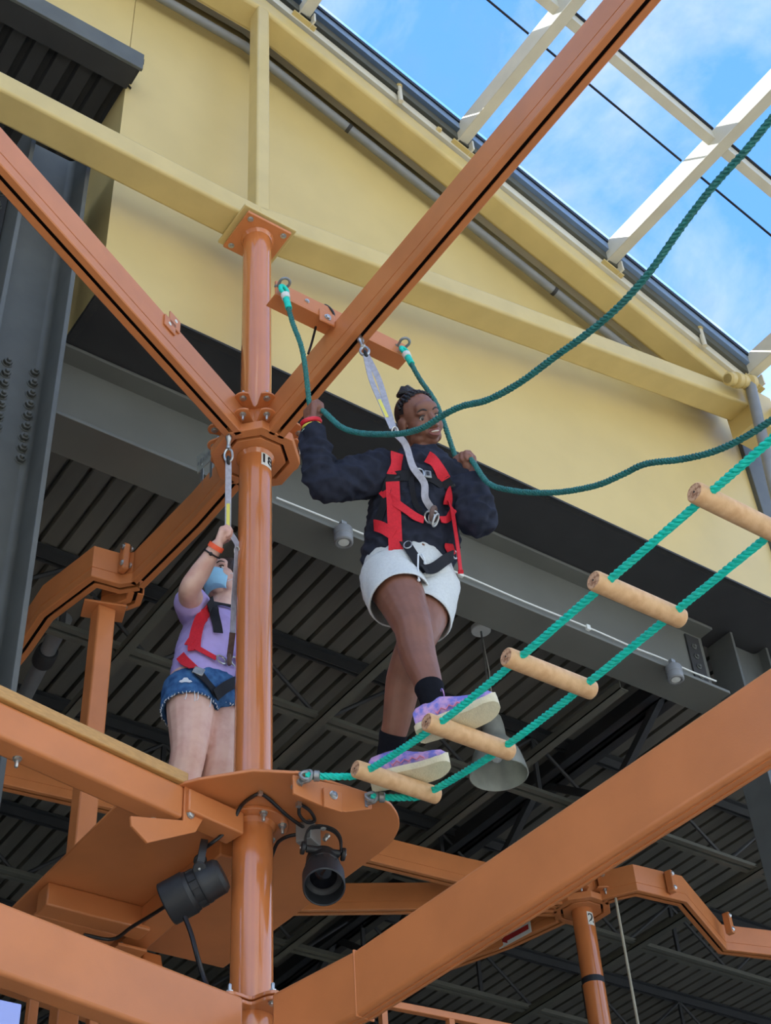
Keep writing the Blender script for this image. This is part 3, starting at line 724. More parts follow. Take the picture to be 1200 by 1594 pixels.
    for q in (b + u2.to_3d() * 0.005, b - u2.to_3d() * 0.035 + Vector((0, 0, 0.055))):
        MB().cyl(q + s2.to_3d() * 0.008, q + s2.to_3d() * 0.0095, 0.009, n=14).build('hole', M_white, t2)
    track([(0, 0.165), (-0.005, 0.5), (-0.04, 1.01)], 'orange overhead track leading back from the hub to the square post')
    tl = track([(-0.04, 1.01), (-0.10, 1.07), (-0.225, 1.085), (-0.30, 1.44), (-0.285, 1.72), (-0.28, 3.0)], 'cranked orange track bending away behind the left column')
    tb = track([(-0.02, 1.06), (0.00, 1.13), (-0.04, 1.20), (-0.10, 1.25)], 'short orange track curl joining the square post', group='overhead tracks')
    # square post under the far corner
    q = thing('square_post', (-0.10, 1.235, 0), 'square orange post beyond the platform under the cranked track', 'post')
    MB().box2((-0.145, 1.19, 0), (-0.055, 1.28, 6.10)).build('tube', M_orange, q, bevel=0.008)
    MB().box((-0.10, 1.235, 6.105), (0.20, 0.13, 0.012), Matrix.Rotation(-0.3, 3, 'Z')).build('head_plate', M_orange, q, bevel=0.003)
    for dx in (-0.075, 0.075): bolt(q, (-0.10 + dx, 1.235 - dx * 0.3 - 0.045, 6.111), (0, 0, 1), NUT, 'nut')
    # clamp lug between the two tracks
    lug = ony(193, 877, 1.0)
    MB().box((lug.x, lug.y, 6.25), (0.035, 0.05, 0.16)).build('clamp_lug', M_orange, tl, bevel=0.008)
    for sx in (-1, 1):
        for zz in (6.20, 6.30): bolt(tl, (lug.x + sx * 0.018, lug.y - 0.02, zz), (sx, 0, 0))
    # ---------------- pole 2 and its tracks
    P2 = onz(906, 1419, TZ).to_2d()
    p2 = thing('support_pole', (P2.x, P2.y, 0), 'distant orange pole with number 2 label and worn stripe', 'pole', 'round poles')
    MB().lathe([(r, 0), (r, 6.30)], (P2.x, P2.y, 0), (0, 0, 1), n=32).build('shaft', M_orange_pole, p2)
    a_c = math.atan2(CAM.y - P2.y, CAM.x - P2.x)
    label(p2, P2.x, P2.y, r, a_c + 0.75, 6.04, '2', w=0.05, h=0.09)
    MB().lathe([(r + 0.0008, 5.62), (r + 0.0012, 5.625), (r + 0.0012, 5.655), (r + 0.0008, 5.66)], (P2.x, P2.y, 0), (0, 0, 1), n=32).build('worn_tape', M_gasket, p2)
    hub(P2.x, P2.y, TZ, 'distant orange track hub on the pole numbered 2', [(-2.5, 0.5), (-1.2, 0.5)])
    track([(P2.x - 0.17, P2.y + 0.02), (3.05, 2.55), (1.2, 2.70)], 'distant orange track behind the platform running left from the far hub')
    track([(P2.x - 0.13, P2.y + 0.11), (3.1, 2.88), (2.2, 3.40), (1.0, 4.1)], 'distant orange track slanting back to the left below the other one')
    t7 = track([(P2.x - 0.02, P2.y + 0.17), (3.79, 3.05), (3.58, 3.62), (3.2, 4.6)], 'distant orange track carrying the red arrow sign')
    t8 = track([(P2.x + 0.05, P2.y - 0.16), (3.99, 2.19), (4.06, 2.085), (4.42, 2.045), (5.14, 2.41), (5.9, 2.2), (8.0, 1.9)], 'cranked orange track dropping to the right from the far hub')
    for px, py in ((1048, 1375), (1138, 1440)):
        c = onz(px, py, 6.2); MB().box((c.x, c.y + 0.02, 6.22), (0.045, 0.05, 0.15), Matrix.Rotation(0.3, 3, 'Z')).build('clamp', M_orange, t8, bevel=0.006)
        for dz in (-0.05, 0.05): bolt(t8, (c.x, c.y - 0.006, 6.22 + dz), (-0.2, -1, 0))
    # arrow sign on the track that faces the camera
    a = onz(800, 1462, TZ + 0.03); bq = onz(838, 1437, TZ + 0.06)
    d = Vector((3.76, 3.05)) - Vector((3.82, 2.55)); d = -d.to_3d().normalized()
    n_ = Vector((-1, 0.0, 0)); cen = Vector((3.805 - TW / 2 - 0.006, 2.95, TZ + 0.036))
    sg = thing('arrow_sign', cen, 'small white sign with a red left-pointing arrow on the far track', 'sign')
    x_ = d; y_ = Vector((0, 0, 1)); fm = frame_m(cen, x_, y_)
    z_ = fm.col[2].to_3d()
    if z_.x > 0: fm = frame_m(cen, -x_, y_)
    L3 = lambda u, v, w=0: fm @ Vector((u, v, w))
    MB().add([L3(-.15, -.045, -.001), L3(.15, -.045, -.001), L3(.15, .085, -.001), L3(-.15, .085, -.001), L3(-.15, -.045, .002), L3(.15, -.045, .002), L3(.15, .085, .002), L3(-.15, .085, .002)], [(3, 2, 1, 0), (4, 5, 6, 7), (0, 1, 5, 4), (1, 2, 6, 5), (2, 3, 7, 6), (3, 0, 4, 7)]).build('board', M_white, sg)
    ar = [(-.13, 0), (-.07, .035), (-.07, .018), (.13, .018), (.13, -.018), (-.07, -.018), (-.07, -.035)]
    MB().add([L3(u, v, .003) for u, v in ar], [tuple(range(7))]).build('arrow_print', M_redprint, sg, fix=False)
    for i in range(6): MB().add([L3(-.10 + .04 * i, .045, .003), L3(-.08 + .04 * i, .045, .003), L3(-.08 + .04 * i, .08, .003), L3(-.10 + .04 * i, .08, .003)], [(0, 1, 2, 3)]).build('letter_print', M_redprint, sg, fix=False)
    c0 = onz(958, 1398, TZ)
    cd = MB().tube([(c0.x, c0.y, TZ), (c0.x + 0.004, c0.y, 5.0), (c0.x, c0.y, 3.2)], 0.009, n=8).build('tether_rope', M_webgrey_far)
    tag(cd, 'pale cord hanging from the cranked track beside the pole numbered 2', 'rope')
    # ---------------- cross bar for the hand ropes
    cb = thing('rope_crossbar', (0, -0.66, 6.31), 'orange angle bar bolted across the track holding both hand ropes', 'bar')
    y0 = -0.66
    MB().prism([(-0.32, -0.03), (0.335, -0.03), (0.335, 0.045), (-0.32, 0.045)], 6.308, 6.317, Matrix.Translation((0, y0, 0))).build('angle_flange', M_orange, cb, bevel=0.002)
    MB().box2((-0.32, y0 - 0.03, 6.316), (0.335, y0 - 0.021, 6.395)).build('angle_leg', M_orange, cb, bevel=0.002)
    MB().box2((-0.115, y0 - 0.040, 6.27), (-0.04, y0 - 0.030, 6.345)).build('lug', M_orange, cb, bevel=0.008)
    bolt(cb, (-0.078, y0 - 0.040, 6.305), (0, -1, 0))
    bolt(cb, (-0.17, y0 - 0.030, 6.36), (0, -1, 0), BOLT_S)
    mb = MB().tube(crom([(-0.05, y0 + 0.03, 6.36), (-0.075, y0 - 0.015, 6.41), (-0.04, y0 - 0.03, 6.36), (-0.03, y0 + 0.02, 6.31)], 6), 0.006, n=8)
    mb.tube(crom([(-0.09, y0 + 0.03, 6.31), (-0.10, y0 + 0.05, 6.22), (-0.125, y0 + 0.04, 6.13)], 6), 0.005, n=8); mb.build('tie_cord', M_cable, cb)
    # ---------------- platform
    pl = thing('platform', (0, 0.3, 4.31), 'rounded orange steel platform around the pole carrying the woman', 'platform')
    base = [(-0.47, 0.9), (-0.46, 0.14), (-0.36, -0.06), (-0.30, -0.15), (-0.17, -0.285), (-0.05, -0.34), (0.0, -0.352), (0.29, -0.352), (0.38, -0.32), (0.45, -0.25), (0.49, -0.16), (0.50, -0.08), (0.495, 0.1), (0.48, 0.45), (0.46, 1.0), (-0.47, 1.02)]
    rnd = [(q.x, q.y) for q in crom([Vector((x, y, 0)) for x, y in base[5:14]], 5)]
    MB().prism(base[:5] + rnd + base[14:], 4.326, 4.338).build('plate', M_orange, pl, bevel=0.003)
    # stiffener frame under the back of the plate
    MB().box2((-0.44, 0.70, 4.235), (-0.02, 0.79, 4.326)).build('cross_tube', M_orange, pl, bevel=0.006)
    MB().box2((-0.44, 0.79, 4.235), (-0.10, 0.92, 4.248)).build('angle_leg', M_orange, pl, bevel=0.003)
    MB().box2((-0.06, 0.12, 4.250), (0.05, 1.0, 4.326)).build('spine_tube', M_orange, pl, bevel=0.006)
    MB().prism([(-0.10, 0.80), (0.02, 0.80), (0.02, 0.98), (-0.05, 1.02), (-0.10, 0.98)], 4.205, 4.217).build('joint_plate', M_orange, pl, bevel=0.003)
    for x, y in ((-0.06, 0.86), (-0.02, 0.93), (-0.07, 0.96)): bolt(pl, (x, y, 4.205), (0, 0, -1), BOLT); bolt(pl, (x, y, 4.217), (0, 0, 1), NUT, 'nut')
    MB().prism([(0.98, 4.24), (0.98, 3.62), (0.72, 3.62), (0.74, 3.9), (0.86, 4.24)], 0.03, 0.11, Matrix(((0, 0, 1, 0), (1, 0, 0, 0), (0, 1, 0, 0), (0, 0, 0, 1)))).build('gusset_leg', M_orange_pole, pl, bevel=0.006)
    # support arm from the pole to the walkway bracket
    ang = math.atan2(-0.06, -0.32); R = Matrix.Rotation(ang, 3, 'Z')
    MB().box((-0.20, -0.045, 4.272), (0.24, 0.09, 0.085), R).build('support_arm', M_orange, pl, bevel=0.006)
    # bracket for the rope bridge
    yb = -0.362
    pts = [ony(*q, yb) for q in ((455, 1207), (577, 1235), (578, 1260), (537, 1265), (505, 1257), (456, 1236))]
    MB().prism([(q.x, q.z) for q in pts], yb - 0.005, yb + 0.005, Matrix(((1, 0, 0, 0), (0, 0, 1, 0), (0, 1, 0, 0), (0, 0, 0, 1)))).build('bridge_bracket', M_orange, pl, bevel=0.002)
    q0 = ony(503, 1226, yb - 0.012); q1 = ony(536, 1266, yb - 0.012)
    MB().box2((q0.x, yb - 0.016, q1.z), (q1.x - 0.01, yb - 0.006, q0.z)).build('bracket_tab', M_orange, pl, bevel=0.002)
    q = ony(519, 1238, yb - 0.016); bolt(pl, q, (0, -1, 0))
    for px in (462, 572):
        q = ony(px, 1222 if px < 500 else 1246, yb + 0.01); MB().cyl((q.x, yb - 0.015, q.z), (q.x, yb + 0.03, q.z), 0.012, n=10).build('pin', M_galv, pl)
    # ---------------- walkway beam
    zb = 4.205
    A0 = onz(0, 1146, zb); A1 = onz(286, 1274, zb)
    d = (A1 - A0); d.z = 0; d.normalize(); s_ = Vector((d.y, -d.x, 0))          # s_ towards camera
    E = A0 - d * 1.1
    wb = thing('walkway_beam', E, 'orange rectangular beam with a wooden top strip reaching the platform from the left', 'beam')
    wv = Vector((-s_.x, -s_.y, 0)) * 0.095
    def beam(P0, P1, w, z0, z1): # front face P0-P1, width vector w
        q = [P0, P1, P1 + w, P0 + w]; return MB().add([(v.x, v.y, z0) for v in q] + [(v.x, v.y, z1) for v in q], [(3, 2, 1, 0), (4, 5, 6, 7), (0, 1, 5, 4), (1, 2, 6, 5), (2, 3, 7, 6), (3, 0, 4, 7)])
    beam(E, A1, wv, zb, zb + 0.125).build('tube', M_orange, wb, bevel=0.014, seg=3)
    beam(E + s_ * 0.012, A1 + s_ * 0.012 + d * 0.005, wv * 1.2, zb + 0.127, zb + 0.172).build('wood_strip', M_plank, wb, bevel=0.005)
    for px in (27, 238):
        q = onz(px, 1180 if px < 100 else 1276, zb); bolt(wb, q, (0, 0, -1), NUT, 'nut')
    # end plate bolted to the platform rim
    def onv(px, py, off=0.0):
        r_ = ray(px, py); n_ = Vector((s_.x, s_.y, 0)); o_ = A1 + s_ * off; return CAM + r_ * ((o_ - CAM).dot(n_) / r_.dot(n_))
    poly = [onv(*q, 0.002) for q in ((288, 1224), (340, 1206), (340, 1240), (324, 1262), (305, 1295), (230, 1312), (205, 1285), (204, 1270), (286, 1277))]
    back = [v - s_ * 0.010 for v in poly]; n = len(poly)
    MB().add(poly + back, [tuple(range(n)), tuple(range(2 * n - 1, n - 1, -1))] + [((i + 1) % n, i, n + i, n + (i + 1) % n) for i in range(n)]).build('end_plate', M_orange, wb, bevel=0.002)
    for q in ((320, 1226), (296, 1268)): bolt(wb, onv(*q, 0.003), s_)
    # ---------------- lower beams
    zt = 3.585; zbm = 3.388
    B0 = onz(330, 1532, zt); B1 = onz(0, 1402, zt); d = B1 - B0; d.z = 0; d.normalize(); s_ = Vector((-d.y, d.x, 0))
    if s_.y > 0: s_ = -s_
    lb = thing('lower_beam', B0 + d * 1.5, 'large orange box beam in the lower left corner joined to the pole', 'beam', 'lower box beams')
    S = B0 - d * 0.13
    beam(S, B0 + d * 2.4, -s_ * 0.078, zbm, zt).build('tube', M_orange, lb, bevel=0.012, seg=3)
    C0 = onz(448, 1533, zt); C1 = onz(549, 1480, zt); C2 = onz(1200, 1036, zt); C3 = C2 + (C2 - C1) * 2.0
    lr = thing('lower_beam', C2, 'large orange box beam sweeping across the lower right of the view', 'beam', 'lower box beams')
    C00 = C0 + (C0 - C1).normalized() * 0.08
    cen = [Vector((v.x + 0.032, v.y, (zt + zbm) / 2)) for v in (C00, C1, C3)]
    hh = (zt - zbm) / 2
    MB().sweep([(-0.032, -hh), (0.032, -hh), (0.032, hh), (-0.032, hh)], cen).build('tube', M_orange, lr, bevel=0.012, seg=3)
    tw = (cen[1] - cen[0]).normalized() + (cen[2] - cen[1]).normalized(); tw.normalize(); sd = tw.cross(Vector((0, 0, 1))).normalized()
    for dx in (-0.012, 0.010):
        MB().sweep([(dx - 0.003, -hh - 0.003), (dx + 0.003, -hh - 0.003), (dx + 0.003, -hh + 0.002), (dx - 0.003, -hh + 0.002)], cen).build('underside_rib', M_orange, lr)
    for k in (1,):
        MB().box(cen[1], (0.068, 0.007, 2 * hh + 0.004), Matrix.Rotation(math.atan2(sd.y, sd.x), 3, 'Z')).build('weld_seam', M_orange, lr, bevel=0.002)
    # ---------------- background bits of the course
    bb = track([(0.114 - 2.2, 3.12), (0.114, 2.907), (0.554, 2.861), (1.0, 2.81)], 'distant orange track under the left walkway beam')
    g = thing('guard_rail', (2.6, 2.2, 4.0), 'thin orange guard rail at the bottom behind the lower right beam', 'railing')
    a, b = onz(595, 1562, 5.0), onz(790, 1600, 5.0)
    b = a + (b - a) * 1.6
    MB().sweep([(-0.02, -0.02), (0.02, -0.02), (0.02, 0.02), (-0.02, 0.02)], [a, b]).build('top_rail', M_orange, g, bevel=0.004)
    for k in (0.0, 0.33, 0.66, 0.98):
        q = a.lerp(b, k); MB().box2((q.x - 0.018, q.y - 0.018, 3.6), (q.x + 0.018, q.y + 0.018, q.z - 0.02)).build('baluster', M_orange, g)
    g2 = thing('guard_rail', (0.4, 1.9, 3.4), 'orange railing posts glimpsed under the lower left beam', 'railing')
    for px in (50, 145):
        q = onz(px, 1570, 4.2); MB().box2((q.x - 0.02, q.y - 0.02, 3.2), (q.x + 0.02, q.y + 0.02, 4.6)).build('baluster', M_orange, g2, bevel=0.004)
    a, b = onz(0, 1530, 4.4), onz(160, 1585, 4.4)
    MB().sweep([(-0.03, -0.03), (0.03, -0.03), (0.03, 0.03), (-0.03, 0.03)], [a, b + (b - a) * 0.5]).build('bottom_rail', M_orange, g2, bevel=0.004)
    q = onz(10, 1594, 3.0)
    o = MB().box2((q.x - 0.35, q.y, 2.7), (q.x + 0.03, q.y + 0.015, onx(15, 1558, q.x).z)).build('screen_panel', M_bluepanel, bevel=0.003)
    tag(o, 'pale blue panel cut off by the bottom left corner', 'panel')
    # hanging plate sign beside the hub
    pts = [onx(*q, -0.0425) for q in ((306, 711), (337, 686), (336, 708), (307, 737))]
    sgn = thing('hanging_plate', pts[0], 'small pale grey engraved plate hanging left of the hub', 'sign')
    MB().add([v for v in pts] + [v + Vector((0.004, 0, 0)) for v in pts], [(0, 1, 2, 3), (7, 6, 5, 4), (0, 4, 5, 1), (1, 5, 6, 2), (2, 6, 7, 3), (3, 7, 4, 0)]).build('plate', M_lampgl, sgn, bevel=0.001)
    zt_ = min(v.z for v in pts)
    for k_ in (0.25, 0.75):
        q = pts[3].lerp(pts[2], k_); MB().box2((q.x + 0.0005, q.y - 0.012, 6.26), (q.x + 0.0035, q.y + 0.012, q.z + 0.03)).build('bracket_leg', M_galv, sgn)
        q = pts[0].lerp(pts[1], k_).lerp(pts[3].lerp(pts[2], k_), 0.72); MB().cyl((q.x - 0.003, q.y, q.z), (-0.028, q.y, q.z), 0.006, n=10).build('mounting_bolt', M_zinc, sgn)
    fm = frame_m((pts[0] + pts[2]) / 2 + Vector((-0.002, 0, 0)), pts[2] - pts[3], Vector((0, 0, 1)))
    for i in range(7):
        u = -0.075 + 0.025 * i
        MB().add([fm @ Vector((u, -0.015, 0.0008)), fm @ Vector((u + 0.012, -0.015, 0.0008)), fm @ Vector((u + 0.012, 0.004 + 0.006 * (i % 2), 0.0008)), fm @ Vector((u, 0.004 + 0.006 * (i % 2), 0.0008))], [(0, 1, 2, 3)]).build('engraved_mark', M_pipe, sgn, fix=False)

def shackle(par, c, ax_pin, out, s=1.0, m=None):
    """bow shackle: c pin centre, ax_pin pin axis, out direction of the bow"""
    m = m or M_galv; a = Vector(ax_pin).normalized(); o = Vector(out).normalized(); c = Vector(c)
    pts = []
    for k in range(13):
        t = -0.25 * PI * 0.6 + (PI + 0.3 * PI) * k / 12 - 0.0
        pts.append(c + o * (0.030 * s + 0.020 * s * math.sin(t)) + a * 0.020 * s * math.cos(t))
    pts = [c + a * 0.016 * s] + pts + [c - a * 0.016 * s]
    ob = MB().tube(pts, 0.0058 * s, n=8).build('shackle', m, par)
    MB().cyl(c + a * 0.026 * s, c - a * 0.026 * s, 0.0062 * s, n=10).build('shackle_pin', m, ob)
    return ob
def ferrule(par, c, d, R=0.014, L=0.035, m=None):
    d = Vector(d).normalized()
    MB().lathe([(R * 0.8, -L / 2), (R * 1.15, -L / 2 + 0.003), (R * 1.1, L / 2 - 0.003), (R * 0.8, L / 2)], c, d, n=14).build('ferrule', m or M_galv, par)

RUNG_Y = [-0.52, -0.915, -1.315, -1.712, -2.122, -2.53, -2.94, -3.35, -3.76, -4.17, -4.58]
RUNG_Z = [4.285, 4.232, 4.222, 4.227, 4.232, 4.24, 4.25, 4.262, 4.275, 4.288, 4.30]
def build_rope_bridge():
    t = thing('rope_bridge', (0.245, -1.5, 4.2), 'teal rope bridge with round wooden rungs under the climber', 'rope bridge')
    xc, hl = 0.247, 0.168
    for i, (y, z) in enumerate(zip(RUNG_Y, RUNG_Z)):
        tilt = 0.0
        rg = MB().lathe([(0.026, -hl), (0.029, -hl + 0.003), (0.0300, -hl + 0.008), (0.0300, hl - 0.008), (0.029, hl - 0.003), (0.026, hl)], (xc, y, z), (1, 0, tilt), n=28).build('rung', M_wood, t)
        for s_ in (-1, 1):
            MB().lathe([(0.0255, 0), (0.0255, 0.0006), (0.004, 0.0009)], (xc + s_ * hl, y, z), (s_, 0, 0), n=20).build('end_grain', M_woodend, rg)
            MB().lathe([(0.0035, 0), (0.0035, 0.0014)], (xc + s_ * hl, y, z), (s_, 0, 0), n=6).build('pith_hole', M_print, rg)
    yb = -0.362
    for x0, xh, sx in ((ony(478, 1218, -0.40).x, 0.118, -1), (ony(580, 1243, -0.40).x, 0.376, 1)):
        zs = 4.292
        start = Vector((x0, -0.395, zs))
        pts = [start, Vector((x0 + (xh - x0) * 0.6, -0.455, 4.283))] + [Vector((xh, y, z)) for y, z in zip(RUNG_Y, RUNG_Z)] + [Vector((xh, -4.95, 4.315)), Vector((xh, -5.3, 4.33))]
        fine = [pts[0], pts[1]] + crom(pts[1:], 8)[1:]
        rope_mb(fine, 0.0125, pitch=0.055, n=6).build('side_rope', M_teal, t)
        d = (pts[1] - pts[0]).normalized()
        ferrule(t, pts[0] + d * 0.035, d, 0.0165, 0.022)
        # thimble eye and shackle
        eye = [pts[0] + d * 0.02 + Vector((0, 0, 0)) + (-d * (0.020 + 0.018 * math.cos(a)) + Vector((0, 0, 1)) * 0.014 * math.sin(a)) for a in [2 * PI * k / 16 for k in range(16)]]
        MB().tube(eye, 0.007, n=8, closed=True).build('thimble', M_galv, t)
        shackle(t, (x0 - 0.004, yb - 0.004, zs), (0, 0, 1), (d.x * 0.4, -1, 0), 1.0)

def build_hand_ropes(handR, handL):
    out = []
    specs = [
        (-0.295, [(505, 650), (530, 664), (560, 674), (600, 676), (630, 674), (660, 665), (690, 646), (720, 632), (760, 622), (810, 595), (860, 558), (910, 522), (960, 480), (1010, 425), (1060, 355), (1110, 290), (1160, 235), (1215, 168), (1300, 75)], -0.205, handR,
         'teal hand rope gripped by the climber crossing in front of her face'),
        (0.300, [(726, 728), (760, 752), (800, 764), (840, 767), (880, 765), (930, 755), (970, 738), (1005, 722), (1060, 715), (1110, 703), (1160, 680), (1215, 645), (1300, 595)], 0.345, handL,
         'teal hand rope gripped by the climber sagging before the yellow wall')]
    for x0, px, xh, hand, lab in specs:
        top = Vector((x0, -0.70, 6.36))
        t = thing('hand_rope', top, lab, 'rope', 'hand ropes')
        line = [onx(a, b, xh) for a, b in px]; ls = line[-1]; line += [ls.lerp(Vector((x0, -5.0, 6.15)), 0.5) + Vector((0, 0, -0.06)), Vector((x0, -5.0, 6.15))]
        hang = top + Vector((0, -0.02, -0.07))
        mid = hang.lerp(hand, 0.55) + Vector((0.0, -0.012, 0))
        pts = [hang, hang.lerp(hand, 0.25), mid, hand + Vector((0, 0.035, 0.012)), hand, hand + Vector((0.006, -0.034, -0.026))] + line[1:]
        rope_mb(crom(pts, 6), 0.0108, pitch=0.042, n=6, step=0.008).build('rope', M_teal2, t)
        d = (pts[1] - pts[0]).normalized()
        # bright sleeve over the eye
        MB().tube([hang + d * 0.0, hang + d * 0.09], 0.0138, n=12).build('sleeve', M_teal, t)
        ferrule(t, hang + d * 0.015, d, 0.016, 0.03, M_white)
        eye = [hang - d * 0.005 + (-d * (0.022 + 0.024 * math.cos(a)) + Vector((1, 0, 0)) * 0.016 * math.sin(a)) for a in [2 * PI * k / 18 for k in range(18)]]
        MB().tube(eye, 0.009, n=8, closed=True).build('eye_loop', M_teal, t)
        shackle(t, top + Vector((0, 0.012, 0.0)), (1, 0, 0), (0, -1, 0.15), 1.05)
    return out

def build_spots():
    # spotlight aimed left
    def spot(name_lab, base, piv, axis, L=0.15, R=0.054, side=(1, 0, 0), S=1.22):
        t = thing('spotlight', base, name_lab, 'spotlight', 'spotlights under the platform')
        base = Vector(base); piv = Vector(piv); ax = Vector(axis).normalized(); sd = Vector(side).normalized()
        sd = (sd - ax * sd.dot(ax)).normalized()
        w = R * S * 0.86
        up = (base - piv); uh = up.normalized()
        pts = [piv + sd * w, piv + sd * w + up * 0.55, base + sd * w * 0.75 - uh * 0.012, base + sd * w * 0.3, base - sd * w * 0.3, base - sd * w * 0.75 - uh * 0.012, piv - sd * w + up * 0.55, piv - sd * w]
        # flat strap yoke
        fw = sd.cross(uh).normalized(); mb = MB(); K = crom(pts, 5); rings = []
        for i, q in enumerate(K):
            tg = (K[min(i + 1, len(K) - 1)] - K[max(i - 1, 0)]).normalized(); nn = fw.cross(tg).normalized()
            rings.append([q + fw * 0.012 + nn * 0.003, q - fw * 0.012 + nn * 0.003, q - fw * 0.012 - nn * 0.003, q + fw * 0.012 - nn * 0.003])
        mb.loft(rings); mb.build('yoke', M_black, t)
        for s_ in (-1, 1):
            kn = MB().lathe([(0.021, 0), (0.023, 0.003), (0.023, 0.011), (0.020, 0.014), (0.006, 0.0145)], piv + sd * s_ * (w + 0.002), sd * s_, n=22).build('knob', M_black, t)
            MB().lathe([(0.005, 0), (0.004, 0.003), (0, 0.0035)], piv + sd * s_ * (w + 0.0165), sd * s_, n=10).build('screw', M_zinc, kn)
        # bracket block between yoke and barrel
        off = -uh * 0.062 * S
        c0 = piv + off - ax * 0.045
        MB().cyl(piv + sd * w * 0.95, piv - sd * w * 0.95, 0.013, n=12).build('pivot_bar', M_black, t)
        MB().box(piv + off * 0.45, (0.05, 0.05, 0.05), Matrix((sd, ax, sd.cross(ax))).transposed()).build('saddle', M_black, t, bevel=0.006)
        prof = [(a_ * S, b_ * S) for a_, b_ in [(0.020, -0.078), (0.036, -0.076), (0.044, -0.066), (0.046, -0.030), (0.048, -0.026), (0.048, -0.018), (0.046, -0.016), (0.046, 0.004), (0.050, 0.006), (0.051, 0.012), (R, 0.016), (R, 0.075), (R - 0.003, 0.078), (R - 0.005, 0.076), (R - 0.006, 0.030), (R - 0.012, 0.024), (R - 0.016, 0.022), (0.0, 0.018)]]
        b = MB().lathe(prof, piv + off * 1.0, ax, n=36).build('barrel', M_black, t)
        MB().lathe([(0.036 * S, 0.0225 * S), (0.034 * S, 0.024 * S), (0.0, 0.027 * S)], piv + off, ax, n=24).build('lens', M_blackgl, b)
        for k in range(8):
            a = 2 * PI * k / 8; e1 = sd * math.cos(a) + sd.cross(ax) * math.sin(a)
            MB().box(piv + off + e1 * 0.046 * S - ax * 0.008, (0.006, 0.022, 0.024), Matrix((e1, ax.cross(e1), ax)).transposed()).build('cooling_fin', M_black, b)
        bolt(t, base - uh * 0.003, -uh, BOLT_S)
        return t
    b1 = onz(318, 1309, 4.22); p1 = b1 + Vector((0.0, 0.0, -0.095)); p1 = onx(311, 1346, b1.x - 0.005)
    ax = ray(268, 1402) - ray(334, 1368) - cf * 0.004
    sp1 = spot('black spotlight under the platform aimed to the left', b1, p1, ax, side=-cf, S=1.38)
    b2 = onz(503, 1288, 4.285); p2 = onx(503, 1325, b2.x)
    tgt = p2 + Vector((-0.26, -0.42, -0.80))
    sp2 = spot('black spotlight under the platform aimed down at the viewer', b2, p2, tgt - p2, R=0.056, side=(0.9, -0.3, 0), S=1.28)
    # junction box
    j = onz(480, 1305, 4.27)
    jb = thing('junction_box', j, 'grey metal junction box behind the right spotlight', 'box')
    MB().box(j + Vector((0, 0, 0.012)), (0.075, 0.06, 0.075), Matrix.Rotation(0.5, 3, 'Z')).build('housing', M_pipe, jb, bevel=0.003)
    MB().lathe([(0.008, 0), (0.008, 0.012), (0.010, 0.014), (0.010, 0.024), (0.005, 0.03)], j + Vector((0.045, -0.03, -0.01)), (0.5, -0.3, 0.8), n=12).build('gland', M_zinc, jb)
    # cables
    zc = 4.318
    c = thing('power_cable', onz(405, 1237, zc), 'black cable looping along the platform underside between the spotlights', 'cable')
    pts = [onz(345, 1300, 4.23), onz(362, 1280, 4.27), onz(375, 1255, zc), onz(390, 1242, zc), onz(405, 1236, zc), onz(420, 1245, zc), onz(445, 1268, zc - 0.01), onz(468, 1285, 4.30), onz(480, 1292, 4.285)]
    MB().tube(crom([onz(316, 1322, 4.2), onz(330, 1312, 4.2)] + pts, 6), 0.0065, n=8).build('lead', M_cable, c)
    q = onz(405, 1235, zc); MB().box(q, (0.014, 0.014, 0.014)).build('cable_clip', M_zinc, c)
    c2 = thing('power_cable', onz(470, 1262, zc), 'short black cable loop hanging beside the junction box', 'cable')
    MB().tube(crom([onz(466, 1253, zc), onz(466, 1268, 4.30), onz(478, 1280, 4.29), onz(490, 1277, 4.30), onz(482, 1262, 4.31), onz(468, 1252, zc)], 6), 0.006, n=8).build('lead', M_cable, c2)
    MB().box(onz(465, 1252, zc), (0.016, 0.016, 0.02)).build('cable_clip', M_zinc, c2)
    c3 = thing('power_cable', onz(422, 1335, 4.2), 'black cable leaving the junction box behind the pole', 'cable')
    MB().tube(crom([onz(422, 1336, 4.27), onz(432, 1312, 4.28), onz(448, 1302, 4.28), onz(466, 1299, 4.28), onz(474, 1300, 4.28)], 6), 0.0065, n=8).build('lead', M_cable, c3)
    c4 = thing('power_cable', onz(200, 1440, 4.2), 'black cable running from the left spotlight down behind the lower beam', 'cable')
    MB().tube(crom([onz(262, 1408, 4.2), onz(235, 1425, 4.2), onz(205, 1443, 4.2), onz(175, 1462, 4.2), onz(130, 1455, 4.2)], 6), 0.007, n=8).build('lead', M_cable, c4)
    MB().tube(crom([onx(288, 1428, -0.25), onx(298, 1455, -0.24), onx(306, 1485, -0.23), onx(318, 1525, -0.2), onx(335, 1560, -0.2)], 6), 0.008, n=8).build('lead', M_cable, c4)

HAND_R = Vector((-0.20, -0.775, 5.61)); HAND_L = Vector((0.345, -0.945, 5.495))
build_course_steel(); build_rope_bridge(); build_hand_ropes(HAND_R, HAND_L); build_spots()

